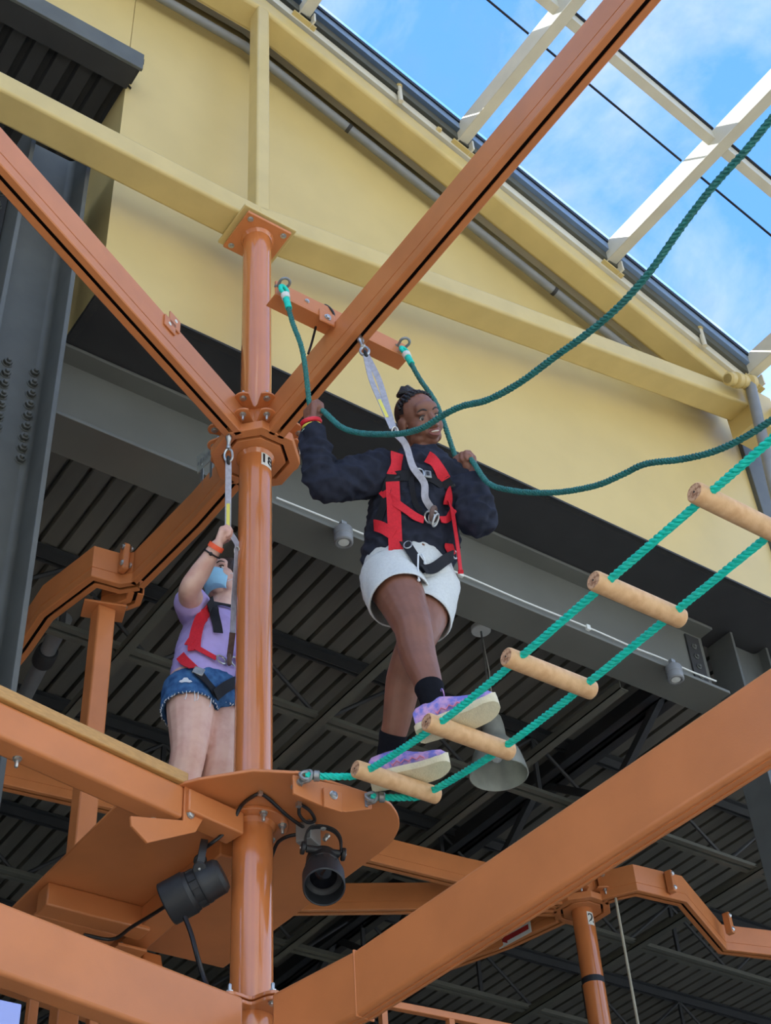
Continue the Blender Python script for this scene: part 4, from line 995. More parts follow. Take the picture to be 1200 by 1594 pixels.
# ================================================================== people
M_skinA = mat('deep_brown_skin', (126, 83, 65), rough=0.48, var=0.10, vscale=14, bump=0.05, bscale=300)
M_skinB = mat('fair_skin', (222, 184, 166), rough=0.5, var=0.07, vscale=16, col2=(208, 160, 145), lo=0.3, hi=0.6)
M_hairA = mat('black_hair', (26, 24, 26), rough=0.45, var=0.2, vscale=60, bump=0.4, bscale=220)
M_hairB = mat('dark_brown_hair', (48, 34, 28), rough=0.45, var=0.25, vscale=50, bump=0.4, bscale=200)
M_hoodie = mat('black_navy_fleece', (40, 44, 57), rough=0.9, spec=0.2, var=0.16, vscale=30, bump=0.2, bscale=400)
M_shorts = mat('heather_grey_jersey', (205, 210, 210), rough=0.9, spec=0.2, var=0.05, vscale=120, bump=0.2, bscale=350)
M_sock = mat('black_sock', (24, 25, 30), rough=0.95, spec=0.1, var=0.12, vscale=60)
M_shoe = mat('lavender_shoe', (205, 160, 205), rough=0.55, col2=(122, 120, 204), vscale=34, lo=0.42, hi=0.58)
M_pink = mat('pink_trim', (225, 135, 160), rough=0.55, var=0.08)
M_sole = mat('cream_sole', (222, 212, 180), rough=0.75, var=0.05, vscale=40, bump=0.5, bscale=160)
M_red = mat('red_webbing', (205, 38, 52), rough=0.7, spec=0.3, var=0.08, vscale=120, bump=0.25, bscale=500)
M_webblk = mat('black_webbing', (26, 28, 34), rough=0.75, spec=0.3, var=0.12, vscale=120, bump=0.25, bscale=500)
M_webgrey = mat('grey_lanyard_webbing', (165, 165, 175), rough=0.7, var=0.12, vscale=60, bump=0.2, bscale=400)
M_webbrown = mat('brown_webbing', (105, 85, 78), rough=0.8, var=0.12, vscale=60)
M_tag = mat('yellow_tag', (225, 215, 95), rough=0.5, var=0.05)
M_tee = mat('lavender_tee', (178, 162, 218), rough=0.9, spec=0.15, var=0.04, vscale=30)
M_denim = mat('blue_denim', (70, 112, 160), rough=0.9, spec=0.15, col2=(42, 76, 122), vscale=26, bump=0.2, bscale=400)
M_fray = mat('white_fray', (215, 222, 228), rough=0.95, var=0.06)
M_mask = mat('pale_blue_mask', (150, 205, 235), rough=0.8, var=0.05, vscale=20)
M_eyew = mat('eye_white', (205, 198, 190), rough=0.2, var=0.02)
M_iris = mat('dark_iris', (28, 18, 14), rough=0.15, var=0.05)
M_lip = mat('lip_brown', (122, 68, 60), rough=0.4, var=0.08)
M_lipB = mat('lip_rose', (190, 110, 105), rough=0.4, var=0.08)
M_bandred = mat('red_bead_band', (220, 40, 60), rough=0.4, var=0.08)
M_bandgrn = mat('pale_green_band', (190, 220, 195), rough=0.5, var=0.05)
M_bandor = mat('orange_paper_band', (250, 100, 60), rough=0.5, var=0.05)

def capsule(mb, p0, p1, r0, r1, n=16):
    p0 = Vector(p0); p1 = Vector(p1); d = p1 - p0
    mb.cyl(p0, p1, r0, r1, n=n); mb.sphere(p0, r0 * 0.999, n=n, m=10); mb.sphere(p1, r1 * 0.999, n=n, m=10)
def chain(mb, pts, rad, n=16, sub=5):
    P = crom(pts, sub); R = []
    for i in range(len(rad) - 1):
        for k in range(sub): t = k / sub; R.append(rad[i] * (1 - t) + rad[i + 1] * t)
    R.append(rad[-1])
    for i in range(len(P) - 1): capsule(mb, P[i], P[i + 1], R[i], R[i + 1], n)
def ering(c, u, v, n=28, e=2.0):
    out = []
    for i in range(n):
        t = 2 * PI * i / n; cs, sn = math.cos(t), math.sin(t)
        out.append(Vector(c) + Vector(u) * math.copysign(abs(cs) ** (2 / e), cs) + Vector(v) * math.copysign(abs(sn) ** (2 / e), sn))
    return out

def bake(mb, name, material, parent, voxel=0.006, smooth=6, post=None, sharp=180):
    me = bpy.data.meshes.new('tmp'); me.from_pydata([tuple(v) for v in mb.v], [], mb.f)
    bm = bmesh.new(); bm.from_mesh(me); bmesh.ops.recalc_face_normals(bm, faces=bm.faces); bm.to_mesh(me); bm.free()
    o = bpy.data.objects.new('tmp', me); COL.objects.link(o)
    r = o.modifiers.new('r', 'REMESH'); r.mode = 'VOXEL'; r.voxel_size = voxel; r.adaptivity = 0
    s = o.modifiers.new('s', 'SMOOTH'); s.factor = 0.5; s.iterations = smooth
    dg = bpy.context.evaluated_depsgraph_get(); ev = bpy.data.meshes.new_from_object(o.evaluated_get(dg))
    bpy.data.objects.remove(o); bpy.data.meshes.remove(me)
    if post:
        ev.update()
        nrm = [v.normal.copy() for v in ev.vertices]
        for v, nn in zip(ev.vertices, nrm): v.co = post(v.co.copy(), nn)
    b = WLOC[parent.name] if parent is not None else Vector((0, 0, 0))
    for v in ev.vertices: v.co -= b
    ev.polygons.foreach_set('use_smooth', [True] * len(ev.polygons)); ev.materials.clear(); ev.materials.append(material); ev.name = name; ev.update()
    ob = bpy.data.objects.new(name, ev); COL.objects.link(ob); WLOC[ob.name] = b.copy(); ob.parent = parent; ob.location = (0, 0, 0)
    return ob

def bvh_of(objs):
    V = []; F = []
    for o in objs:
        k = len(V); b = WLOC[o.name]
        V += [v.co + b for v in o.data.vertices]; F += [tuple(i + k for i in p.vertices) for p in o.data.polygons]
    return BVHTree.FromPolygons(V, F)

def folds(amp, freq, direction, amp2=0.0):
    d = Vector(direction)
    def f(co, n):
        q = Vector((co.x * freq * d.x, co.y * freq * d.y, co.z * freq * d.z))
        a = noise.noise(q) ; a = 1 - abs(a) * 2.0
        b = noise.noise(co * freq * 2.3 + Vector((3, 1, 7)))
        return co + n * (amp * a + amp2 * b)
    return f

def ribbon3d(pts, nrm, width, th=0.003):
    """flat webbing along points with a normal at each point"""
    mb = MB(); rings = []; K = len(pts)
    for i in range(K):
        t = (pts[min(i + 1, K - 1)] - pts[max(i - 1, 0)]).normalized(); n = nrm[i]; n = (n - t * n.dot(t)).normalized(); w = t.cross(n).normalized() * width / 2
        p = pts[i]; rings.append([p + w + n * th / 2, p - w + n * th / 2, p - w - n * th / 2, p + w - n * th / 2])
    return mb.loft(rings)
def strap_on(bvh, px, width, name, material, parent, off=0.006, th=0.003, sub=6):
    off += 0.006
    P = crom([Vector((a, b, 0)) for a, b in px], sub); pts = []; nr = []
    for q in P:
        d = ray(q.x, q.y).normalized(); loc, n, _, _ = bvh.ray_cast(CAM, d)
        if loc is None:
            if pts: loc, n = pts[-1] - nr[-1] * off, nr[-1]
            else: continue
        pts.append(loc + n * off); nr.append(n)
    for _ in range(14):
        pts = [pts[0]] + [(pts[i - 1] + pts[i] * 2 + pts[i + 1]) / 4 for i in range(1, len(pts) - 1)] + [pts[-1]]
        nr = [nr[0]] + [(nr[i - 1] + nr[i] * 2 + nr[i + 1]).normalized() for i in range(1, len(nr) - 1)] + [nr[-1]]
    return ribbon3d(pts, nr, width, th).build(name, material, parent)
def hit(bvh, px, py, off=0.006):
    d = ray(px, py).normalized(); loc, n, _, _ = bvh.ray_cast(CAM, d)
    if loc is None: return None, None
    return loc + n * off, n
def ring_mb(c, nrm, up, a, b, r, n=20, k=8):
    nrm = Vector(nrm).normalized(); up = Vector(up); up = (up - nrm * up.dot(nrm)).normalized(); s = up.cross(nrm)
    return MB().tube([Vector(c) + s * a * math.cos(2 * PI * i / n) + up * b * math.sin(2 * PI * i / n) for i in range(n)], r, n=k, closed=True)
def plate_at(c, nrm, up, w, h, t, name, material, parent, bevel=0.002):
    nrm = Vector(nrm).normalized(); up = Vector(up); up = (up - nrm * up.dot(nrm)).normalized(); s = up.cross(nrm)
    return MB().box(c, (w, h, t), Matrix((s, up, nrm)).transposed()).build(name, material, parent, bevel=bevel)

def hand_mesh(mb, wrist, ydir, zpalm, thumb, s=1.0, curl=1.0):
    """fist closed round something: y along the hand, z out of the palm, thumb on +x"""
    y = Vector(ydir).normalized(); z = Vector(zpalm); z = (z - y * z.dot(y)).normalized(); x = y.cross(z)
    if x.dot(Vector(thumb)) < 0: x = -x
    T = lambda a, b, c: Vector(wrist) + (x * a + y * b + z * c) * s
    for a in (-0.026, -0.009, 0.009, 0.026):
        capsule(mb, T(a * 0.7, 0.004, 0), T(a, 0.078, -0.001), 0.0145 * s, 0.0125 * s, 12)
    mb.sphere(T(0, 0.045, 0.010), (0.026 * s, 0.026 * s, 0.026 * s))
    capsule(mb, T(0.018, 0.018, 0.006), T(0.03, 0.045, 0.012), 0.016 * s, 0.013 * s, 12)
    for a, l, r in ((0.029, 0.95, 0.0095), (0.0095, 1.05, 0.0098), (-0.010, 1.0, 0.0095), (-0.028, 0.85, 0.0085)):
        p = [T(a, 0.080, 0.0), T(a, 0.080 + 0.022 * l, 0.016), T(a, 0.080 + 0.012 * l, 0.044 * l), T(a, 0.060, 0.046 * l), T(a, 0.050, 0.030)]
        for i in range(4): capsule(mb, p[i], p[i + 1], r * s * (1 - 0.06 * i), r * s * (1 - 0.06 * (i + 1)), 10)
    capsule(mb, T(-0.028, 0.072, 0.022), T(0.028, 0.072, 0.022), 0.0145 * s, 0.0145 * s, 10)
    p = [T(0.030, 0.035, 0.012), T(0.042, 0.060, 0.030), T(0.034, 0.076, 0.046), T(0.018, 0.084, 0.054)]
    for i in range(3): capsule(mb, p[i], p[i + 1], (0.0125 - 0.0012 * i) * s, (0.0113 - 0.0012 * i) * s, 10)

def head_mesh(mb, T, k=1.0):
    """T maps local head coordinates (x right, y forward, z up) to world"""
    R = T.to_3x3()
    def E(c, r): mb.sphere(T @ Vector(c), [q * k for q in r], n=22, m=14, R=R.normalized() if hasattr(R, 'normalized') else R)
    E((0, -0.014, 0.034), (0.073, 0.090, 0.080)); E((0, 0.022, -0.025), (0.062, 0.064, 0.075)); E((0, 0.046, -0.082), (0.032, 0.030, 0.025))
    for s in (-1, 1):
        E((s * 0.036, 0.048, -0.032), (0.028, 0.030, 0.030)); E((s * 0.040, 0.020, -0.070), (0.022, 0.035, 0.026))
        E((s * 0.074, -0.012, -0.010), (0.010, 0.020, 0.031)); E((s * 0.078, -0.018, -0.002), (0.008, 0.016, 0.022))
        E((s * 0.0125, 0.090, -0.034), (0.0105, 0.012, 0.009))
        E((s * 0.028, 0.064, 0.020), (0.024, 0.017, 0.011))
    E((0, 0.060, 0.040), (0.050, 0.028, 0.030))
    capsule(mb, T @ Vector((0, 0.078, 0.012)), T @ Vector((0, 0.098, -0.030)), 0.0085 * k, 0.0125 * k, 12)
    E((0, 0.076, -0.062), (0.030, 0.018, 0.020))

def face_parts(par, T, lip, open_=True, brow=None):
    R = T.to_3x3()
    for s in (-1, 1):
        c = T @ Vector((s * 0.030, 0.0630, -0.002)); e = MB().sphere(c, 0.0116, n=16, m=10).build('eye', M_eyew, par)
        f = (R @ Vector((s * 0.10 + 0.12, 1, -0.05))).normalized()
        MB().lathe([(0.0068, 0.0096), (0.004, 0.0113), (0, 0.0119)], c, f, n=14).build('iris', M_iris, e)
        lid = [T @ Vector((s * 0.030 + 0.0155 * math.cos(a), 0.0755 - 0.004 * abs(math.cos(a)), 0.0005 + 0.0095 * math.sin(a))) for a in [PI * q / 8 for q in range(9)]]
        MB().tube(lid, 0.0028, n=6).build('eyelid', brow, par)
        bw = [T @ Vector((s * (0.014 + 0.034 * q / 6), 0.0845 - 0.016 * (q / 6) ** 2, 0.026 + 0.007 * math.sin(PI * q / 6))) for q in range(7)]
        MB().tube(bw, [0.002, 0.003, 0.0034, 0.0034, 0.003, 0.0024, 0.0015], n=6).build('eyebrow', brow, par)
    if open_:
        m_ = lambda a, rx, rz_, dy=0.0: T @ Vector((rx * math.cos(a), 0.0935 - 0.010 * abs(math.cos(a)) ** 2 + dy, -0.0605 + rz_ * math.sin(a) + 0.004 * math.cos(a) ** 2))
        N = 20
        MB().tube([m_(2 * PI * i / N, 0.0235, 0.0105) for i in range(N)], [0.0050 if i > 10 else 0.0040 for i in range(N)], n=8, closed=True).build('lips', lip, par)
        MB().add([m_(2 * PI * i / N, 0.0215, 0.009, -0.001) for i in range(N)], [tuple(range(N))]).build('mouth_inside', M_iris, par, fix=False)
        tq = [T @ Vector((-0.016 + 0.032 * i / 6, 0.0930 - 0.006 * abs(-1 + i / 3) ** 2, -0.0555)) for i in range(7)]
        MB().tube(tq, 0.0034, n=8).build('teeth', M_eyew, par)

def shoe(par, heel, toe_dir, pitch, L=0.255, name='shoe'):
    """heel: point on the ground under the heel back; returns parts under a shoe object"""
    f = Vector(toe_dir).normalized(); f = Vector((f.x * math.cos(pitch), f.y * math.cos(pitch), math.sin(pitch)))
    s = f.cross(Vector((0, 0, 1))).normalized(); u = s.cross(f).normalized(); H = Vector(heel)
    T = lambda a, b, c: H + f * a + s * b + u * c
    def out(t):   # half width along the shoe
        return 0.042 + 0.011 * math.sin(min(1, t * 1.25) * PI * 0.55) if t < 0.86 else 0.052 * math.sqrt(max(0.0, 1 - ((t - 0.80) / 0.205) ** 2)) + 0.001
    def spring(t): return 0.0 if t < 0.60 else 0.020 * ((t - 0.60) / 0.40) ** 1.7
    top = [(0.0, 0.085), (0.04, 0.100), (0.14, 0.106), (0.26, 0.110), (0.36, 0.112), (0.46, 0.104), (0.58, 0.090), (0.70, 0.078), (0.82, 0.072), (0.92, 0.064), (0.985, 0.050)]
    up = MB(); rings = []
    for t, h in top:
        w = out(max(t, 0.02)) - 0.004; z0 = 0.018 + spring(t); n = 20; ring = []
        for i in range(n):
            a = 2 * PI * i / n; cx = math.cos(a); sy = math.sin(a)
            ring.append(T(t * L, w * math.copysign(abs(cx) ** 0.75, cx) * (1.0 if sy < 0 else 1 - (0.10 if t < 0.4 else 0.30) * sy), z0 + (h - 0.018) * (0.5 + 0.5 * math.copysign(abs(sy) ** 0.7, sy))))
        rings.append(ring)
    up.loft(rings); body = up.build(name, M_shoe, par, sharp=60)
    so = MB(); rings = []
    for i in range(26):
        t = i / 25; w = max(out(max(t, 0.015)) + 0.004, 0.006) * (1.0 if t > 0.03 else 0.75); z = spring(t); ht = 0.021 if t < 0.9 else 0.021 + 0.02 * (t - 0.9) / 0.1
        rings.append([T(t * L * 1.03 - 0.006, w * 0.90, z), T(t * L * 1.03 - 0.006, w, z + 0.008), T(t * L * 1.03 - 0.006, w, z + ht), T(t * L * 1.03 - 0.006, -w, z + ht), T(t * L * 1.03 - 0.006, -w, z + 0.008), T(t * L * 1.03 - 0.006, -w * 0.90, z)])
    so.loft(rings); so.build('sole', M_sole, body, sharp=50)
    # laces, tongue, side trim
    for k in range(5):
        t = 0.40 + 0.065 * k; h = 0.113 - 0.115 * max(0, t - 0.36) + 0.001
        MB().tube(crom([T(t * L, 0.026, h - 0.016), T(t * L + 0.004, 0.0, h), T(t * L, -0.026, h - 0.016)], 4), 0.0028, n=6).build('lace', M_pink if k % 2 else M_shoe, body)
    a0 = T(0.37 * L, 0, 0.116)
    for sd in (-1, 1):
        MB().tube(crom([a0, a0 + s * sd * 0.018 + u * 0.016 + f * 0.004, a0 + s * sd * 0.034 + u * 0.010 + f * 0.012, a0 + s * sd * 0.022 - u * 0.002 + f * 0.012, a0 + f * 0.006], 5), 0.0022, n=6).build('lace_loop', M_shoe, body)
        zig = [T(L * (0.30 + 0.05 * q), sd * (out(0.30 + 0.05 * q) - 0.001), 0.034 + (0.012 if q % 2 else 0.0)) for q in range(9)]
        MB().tube(zig, 0.0026, n=6).build('side_trim', M_pink, body)
        MB().tube(crom([T(0.02 * L, sd * 0.020, 0.060), T(0.10 * L, sd * 0.034, 0.040), T(0.22 * L, sd * 0.040, 0.060), T(0.30 * L, sd * 0.040, 0.034)], 5), 0.0028, n=6).build('heel_trim', M_pink, body)
    MB().loft([ering(T(0.36 * L, 0, 0.100), s * 0.026, f * 0.008, n=12), ering(T(0.33 * L, 0, 0.130), s * 0.025, f * 0.007, n=12), ering(T(0.325 * L, 0, 0.138), s * 0.016, f * 0.005, n=12)]).build('tongue', M_shoe, body, sharp=60)
    return body

# ------------------------------------------------------------------ the climber
def build_climber():
    base = Vector((0.22, -0.72, 4.27))
    P = thing('person', base, 'climber in black hoodie, pale grey shorts and red harness stepping along the rope bridge', 'person')
    hipR, hipL = Vector((0.17, -0.66, 5.05)), Vector((0.33, -0.70, 5.05))
    knR, knL = Vector((0.150, -0.798, 4.712)), Vector((0.200, -0.737, 4.698))
    anR, anL = Vector((0.158, -0.860, 4.368)), Vector((0.258, -0.472, 4.432))
    shR, shL = Vector((0.085, -0.79, 5.43)), Vector((0.350, -0.868, 5.445))
    elR, elL = Vector((-0.144, -0.722, 5.315)), Vector((0.402, -0.918, 5.245))
    wrR, wrL = Vector((-0.224, -0.775, 5.532)), Vector((0.371, -0.945, 5.418))
    u = (shL - shR).normalized(); neck = Vector((0.232, -0.842, 5.50))
    # head frame
    f = (-cf * 0.84 + cr * 0.50 - cdn * 0.13).normalized(); up = (-cdn * 0.96 - cr * 0.20); up = (up - f * up.dot(f)).normalized(); rt = f.cross(up)
    hc = ony(653, 655, -0.885)
    T = Matrix((rt, f, up)).transposed().to_4x4(); T.translation = hc
    b = MB(); head_mesh(b, T)
    chain(b, [T @ Vector((0, -0.025, -0.045)), T @ Vector((0, -0.022, -0.10)), neck, neck + Vector((0.005, 0.04, -0.06))], [0.050, 0.047, 0.054, 0.06])
    # torso inside the clothes
    for c, r in (((0.25, -0.69, 5.10), 0.12), ((0.247, -0.74, 5.27), 0.092), ((0.240, -0.785, 5.38), 0.085)): b.sphere(c, r)
    for a, e, w, hd, zp in ((shR, elR, wrR, HAND_R, Vector((1, 0, 0.1))), (shL, elL, wrL, HAND_L, Vector((-1, 0, 0.1)))):
        chain(b, [a, a.lerp(e, 0.5), e, e.lerp(w, 0.45), w], [0.048, 0.044, 0.038, 0.038, 0.026])
        yd = hd - w; yd = Vector((0, 0, 1)) * 0.9 + (w - e).normalized() * 0.25
        hand_mesh(b, w - yd.normalized() * 0.0, yd, zp, (0, 1, 0.15), 0.98)
    chain(b, [hipR, hipR.lerp(knR, 0.5) + Vector((-0.004, -0.012, 0)), knR, knR.lerp(anR, 0.3) + Vector((0.004, 0.014, 0)), knR.lerp(anR, 0.7), anR, anR + Vector((0, 0, -0.05))], [0.100, 0.086, 0.065, 0.063, 0.049, 0.038, 0.038])
    chain(b, [hipL, hipL.lerp(knL, 0.5) + Vector((0.004, -0.012, 0)), knL, knL.lerp(anL, 0.3) + Vector((0.0, 0.018, 0)), knL.lerp(anL, 0.7), anL, anL + Vector((0, -0.01, -0.04))], [0.100, 0.085, 0.064, 0.063, 0.049, 0.038, 0.038])
    b.sphere(knR + Vector((-0.01, -0.022, 0.004)), (0.042, 0.036, 0.046))
    bake(b, 'body', M_skinA, P, voxel=0.0045, smooth=5)
    face_parts(P, T, M_lip, True, M_hairA)
    # hair: cap, braids drawn back to a bun
    R = T.to_3x3(); h = MB(); n, m_ = 40, 24; pts = {}
    for j in range(m_ + 1):
        ph = PI * j / m_
        for i in range(n):
            t = 2 * PI * i / n; q = Vector((math.sin(ph) * math.cos(t), math.sin(ph) * math.sin(t), math.cos(ph)))
            pts[j, i] = Vector((q.x * 0.0765, q.y * 0.094 - 0.016, q.z * 0.0845 + 0.034))
    fc = []; vi = {}; V = []
    def idx(k):
        if k not in vi: vi[k] = len(V); V.append(T @ pts[k])
        return vi[k]
    for j in range(m_):
        for i in range(n):
            ks = [(j, i), (j, (i + 1) % n), (j + 1, (i + 1) % n), (j + 1, i)]; c = sum((pts[k] for k in ks), Vector()) / 4
            lim = 0.040 if c.z > 0.095 else (0.030 if c.z > 0.075 else (0.012 if c.z > 0.035 else -0.012))
            keep = c.y < lim and not (c.z < -0.012 and c.y > -0.050)
            if keep: fc.append(tuple(idx(k) for k in ks))
    h.add(V, fc); hair = h.build('hair', M_hairA, P, fix=True)
    bun = Vector((0, -0.052, 0.118))
    for k in range(13):
        a = -1.35 + 2.7 * k / 12
        s0 = Vector((0.0765 * math.sin(a), -0.010 + 0.047 * math.cos(a), 0.040 + 0.064 * math.cos(a)))
        s1 = Vector((0.050 * math.sin(a), -0.030, 0.110 - 0.035 * math.sin(a) ** 2))
        path = crom([T @ s0, T @ s0.lerp(s1, 0.5) + (R @ Vector((0.010 * math.sin(a), 0.002, 0.008))), T @ s1, T @ (bun + Vector((0.016 * math.sin(a), 0, 0)))], 6)
        rr = [0.0058 + 0.0014 * math.sin(i * 2.1) for i in range(len(path))]
        MB().tube(path, rr, n=8).build('braid', M_hairA, hair)
    for k in range(4):
        rr = 0.030 - 0.006 * k; zc = 0.006 * k
        MB().tube([T @ (bun + Vector((rr * math.cos(a), rr * 0.9 * math.sin(a), zc + 0.003 * math.sin(3 * a)))) for a in [2 * PI * q / 20 for q in range(20)]], [0.0095 + 0.002 * math.sin(q * 1.9) for q in range(20)], n=8, closed=True).build('bun_coil', M_hairA, hair)
    # hoodie
    v = Vector((0, 0, 1)).cross(u).normalized(); v = v if v.y < 0 else -v
    hb = MB()
    rg = [((0.25, -0.672, 5.115), 0.158, 0.118), ((0.25, -0.684, 5.15), 0.170, 0.130), ((0.247, -0.72, 5.23), 0.172, 0.133), ((0.243, -0.757, 5.32), 0.168, 0.130), ((0.232, -0.795, 5.40), 0.168, 0.122), ((0.228, -0.820, 5.452), 0.150, 0.106), ((0.230, -0.838, 5.490), 0.100, 0.085), ((0.231, -0.846, 5.520), 0.066, 0.064), ((0.232, -0.850, 5.535), 0.060, 0.060)]
    hb.loft([ering(c, u * a, v * d, 32, 2.3) for c, a, d in rg])
    cR = elR.lerp(wrR, 0.80); cL = elL.lerp(wrL, 0.80)
    chain(hb, [shR, shR.lerp(elR, 0.5) + Vector((0, 0, -0.008)), elR + Vector((0.005, 0, 0.0)), elR.lerp(cR, 0.55), cR], [0.076, 0.070, 0.060, 0.052, 0.042])
    chain(hb, [shL, shL.lerp(elL, 0.5), elL, elL.lerp(cL, 0.55), cL], [0.076, 0.068, 0.062, 0.054, 0.043])
    fold = folds(0.015, 17, (0.9, 0.9, 1.2), 0.007)
    hood = bake(hb, 'hoodie', M_hoodie, P, voxel=0.0065, smooth=7, post=fold)
    for c, w in ((cR, (wrR - elR)), (cL, (wrL - elL))):
        w = w.normalized(); MB().lathe([(0.034, -0.03), (0.0415, -0.028), (0.042, 0.0), (0.040, 0.022), (0.035, 0.024)], c, w, n=24).build('cuff', M_hoodie, hood)
    # bunched hood behind the neck
    MB().tube(crom([neck + Vector((-0.085, -0.005, 0.005)), neck + Vector((-0.06, 0.05, 0.03)), neck + Vector((0.01, 0.085, 0.03)), neck + Vector((0.08, 0.03, 0.02)), neck + Vector((0.09, -0.03, 0.0))], 6), 0.030, n=12).build('hood', M_hoodie, hood)
    # shorts
    sb = MB()
    us = Vector((0.97, -0.24, 0)).normalized(); vs_ = Vector((-0.24, -0.97, 0)).normalized()
    def smooth_loft(specs, n=40, sub=5):
        keys = list(zip(*specs)); rings = []; C = crom(keys[0], sub)
        for i, c in enumerate(C):
            k = min(i / sub, len(specs) - 1); j = min(int(k), len(specs) - 2); t = k - j; t = t * t * (3 - 2 * t)
            rings.append(ering(c, specs[j][1] * (1 - t) + specs[j + 1][1] * t, specs[j][2] * (1 - t) + specs[j + 1][2] * t, n))
        return rings
    sb.loft(smooth_loft([((0.25, -0.672, 5.160), us * 0.158, vs_ * 0.118), ((0.25, -0.675, 5.125), us * 0.166, vs_ * 0.128), ((0.25, -0.680, 5.05), us * 0.176, vs_ * 0.138), ((0.25, -0.684, 4.985), us * 0.158, vs_ * 0.122), ((0.25, -0.688, 4.955), us * 0.09, vs_ * 0.07)]), caps=False)
    def leg(h0, k0, t1, r0, r1, tilt):
        ax = (k0 - h0).normalized(); a = ax.cross(Vector((0, 1, 0))).normalized(); c_ = ax.cross(a)
        if a.x < 0: a = -a
        sp = [(h0.lerp(k0, -0.16), a * r0 * 0.55, c_ * r0 * 0.6), (h0.lerp(k0, 0.0), a * r0 * 0.96, c_ * r0), (h0.lerp(k0, t1 * 0.5), a * (r0 + r1) / 2, c_ * (r0 + r1) / 2 * 1.02), (h0.lerp(k0, t1), a * r1 + ax * tilt, c_ * r1), (h0.lerp(k0, t1 + 0.012), a * (r1 - 0.002) + ax * tilt, c_ * (r1 - 0.002))]
        sb.loft(smooth_loft(sp), caps=False)
    leg(hipR, knR, 0.455, 0.110, 0.112, -0.012); leg(hipL, knL, 0.54, 0.108, 0.104, 0.012)
    shorts = sb.build('shorts', M_shorts, P, fix=True, sharp=60, base=base)
    me = shorts.data; fo = folds(0.0045, 17, (1, 1, 0.7), 0.003); nrm = [v.normal.copy() for v in me.vertices]
    for v, nn in zip(me.vertices, nrm): v.co = fo(v.co + base, nn) - base
    sm = shorts.modifiers.new('cloth', 'SOLIDIFY'); sm.thickness = 0.004; sm.offset = -1
    # socks and shoes
    for an, kn in ((anR, knR), (anL, knL)):
        d = (kn - an).normalized(); MB().lathe([(0.030, -0.085), (0.036, -0.06), (0.040, -0.02), (0.0425, 0.02), (0.0490, 0.065), (0.0475, 0.07), (0.039, 0.07)], an, d, n=24).build('sock', M_sock, P)
    td = Vector((0.38, -0.92, 0))
    shoe(P, (0.124, -0.820, 4.246), Vector((0.62, -0.78, 0)), 0.13, 0.268)
    shoe(P, (0.206, -0.440, 4.304), Vector((0.74, -0.67, 0)), 0.09, 0.268)
    # wrist bands
    d = (wrR - elR).normalized()
    for k, (m_, r_, t_) in enumerate(((M_bandgrn, 0.034, 0.007), (M_tag, 0.032, 0.005), (M_bandred, 0.033, 0.0085))):
        c = wrR - d * (0.030 - 0.016 * k); MB().tube(ring_pts(c, d, r_), t_, n=8, closed=True).build('bracelet', m_, P)
    d = (wrL - elL).normalized(); MB().lathe([(0.0315, -0.008), (0.0325, -0.008), (0.0325, 0.008), (0.0315, 0.008)], wrL - d * 0.008, d, n=24, close=True).build('wristband', M_bandor, P)
    # harness on top of the clothes
    bv = bvh_of([hood, shorts])
    H = strap_on(bv, [(618, 694), (616, 705), (613, 722), (612, 741)], 0.050, 'harness', M_red, P, off=0.008)
    S_ = lambda px, w, nm, m, off=0.007: strap_on(bv, px, w, nm, m, H, off)
    S_([(612, 738), (611, 752)], 0.050, 'strap', M_webblk, 0.010)
    S_([(612, 744), (630, 742), (650, 741), (672, 746), (700, 762)], 0.042, 'chest_strap', M_webblk)
    S_([(665, 711), (672, 718), (684, 735), (694, 748)], 0.044, 'strap', M_red, 0.009)
    S_([(692, 746), (699, 764)], 0.040, 'strap', M_webblk, 0.010)
    S_([(696, 762), (695, 775), (694, 788)], 0.034, 'strap', M_red, 0.009)
    S_([(598, 768), (606, 774), (622, 790), (640, 803), (655, 812)], 0.030, 'strap', M_red, 0.009)
    S_([(684, 812), (694, 808), (704, 798)], 0.026, 'strap', M_red, 0.009)
    S_([(586, 816), (598, 824), (612, 833)], 0.042, 'strap', M_red, 0.008)
    S_([(606, 745), (604, 765), (600, 790), (590, 815)], 0.036, 'strap', M_webblk, 0.007)
    S_([(628, 845), (636, 858), (648, 876), (660, 892)], 0.038, 'leg_strap', M_webblk, 0.008)
    S_([(654, 890), (668, 890), (682, 880), (700, 864)], 0.040, 'leg_strap', M_webblk, 0.009)
    S_([(700, 862), (697, 852), (695, 846)], 0.036, 'strap', M_red, 0.008)
    # buckles
    for px, py, w, h_ in ((612, 747, 0.058, 0.010), (702, 759, 0.046, 0.010)):
        c, n_ = hit(bv, px, py, 0.014); plate_at(c, n_, Vector((0, 0, 1)), w, h_, 0.006, 'slider_buckle', M_black, H)
    c, n_ = hit(bv, 660, 742, 0.014)
    if c:
        ring_mb(c - u * 0.022, n_, Vector((0, 0, 1)), 0.017, 0.023, 0.004).build('buckle_frame', M_zinc, H)
        plate_at(c + u * 0.010, n_, Vector((0, 0, 1)), 0.030, 0.038, 0.008, 'buckle', M_galv, H, 0.004)
        plate_at(c + u * 0.010 + n_ * 0.005, n_, Vector((0, 0, 1)), 0.012, 0.018, 0.005, 'buckle_tongue', M_black, H)
    for px, py in ((634, 853), (703, 866)):
        c, n_ = hit(bv, px, py, 0.014)
        if c: ring_mb(c, n_, Vector((0.5, 0, 1)), 0.013, 0.021, 0.0032).build('buckle_frame', M_zinc, H)
    # loose strap tails
    a, n_ = hit(bv, 611, 752, 0.016)
    nn = (-cf + Vector((0, 0, 0.15))).normalized()
    e = onz(616, 858, a.z - 0.27); e = CAM + ray(616, 858) * ((a - CAM).dot(cf) - 0.10) 
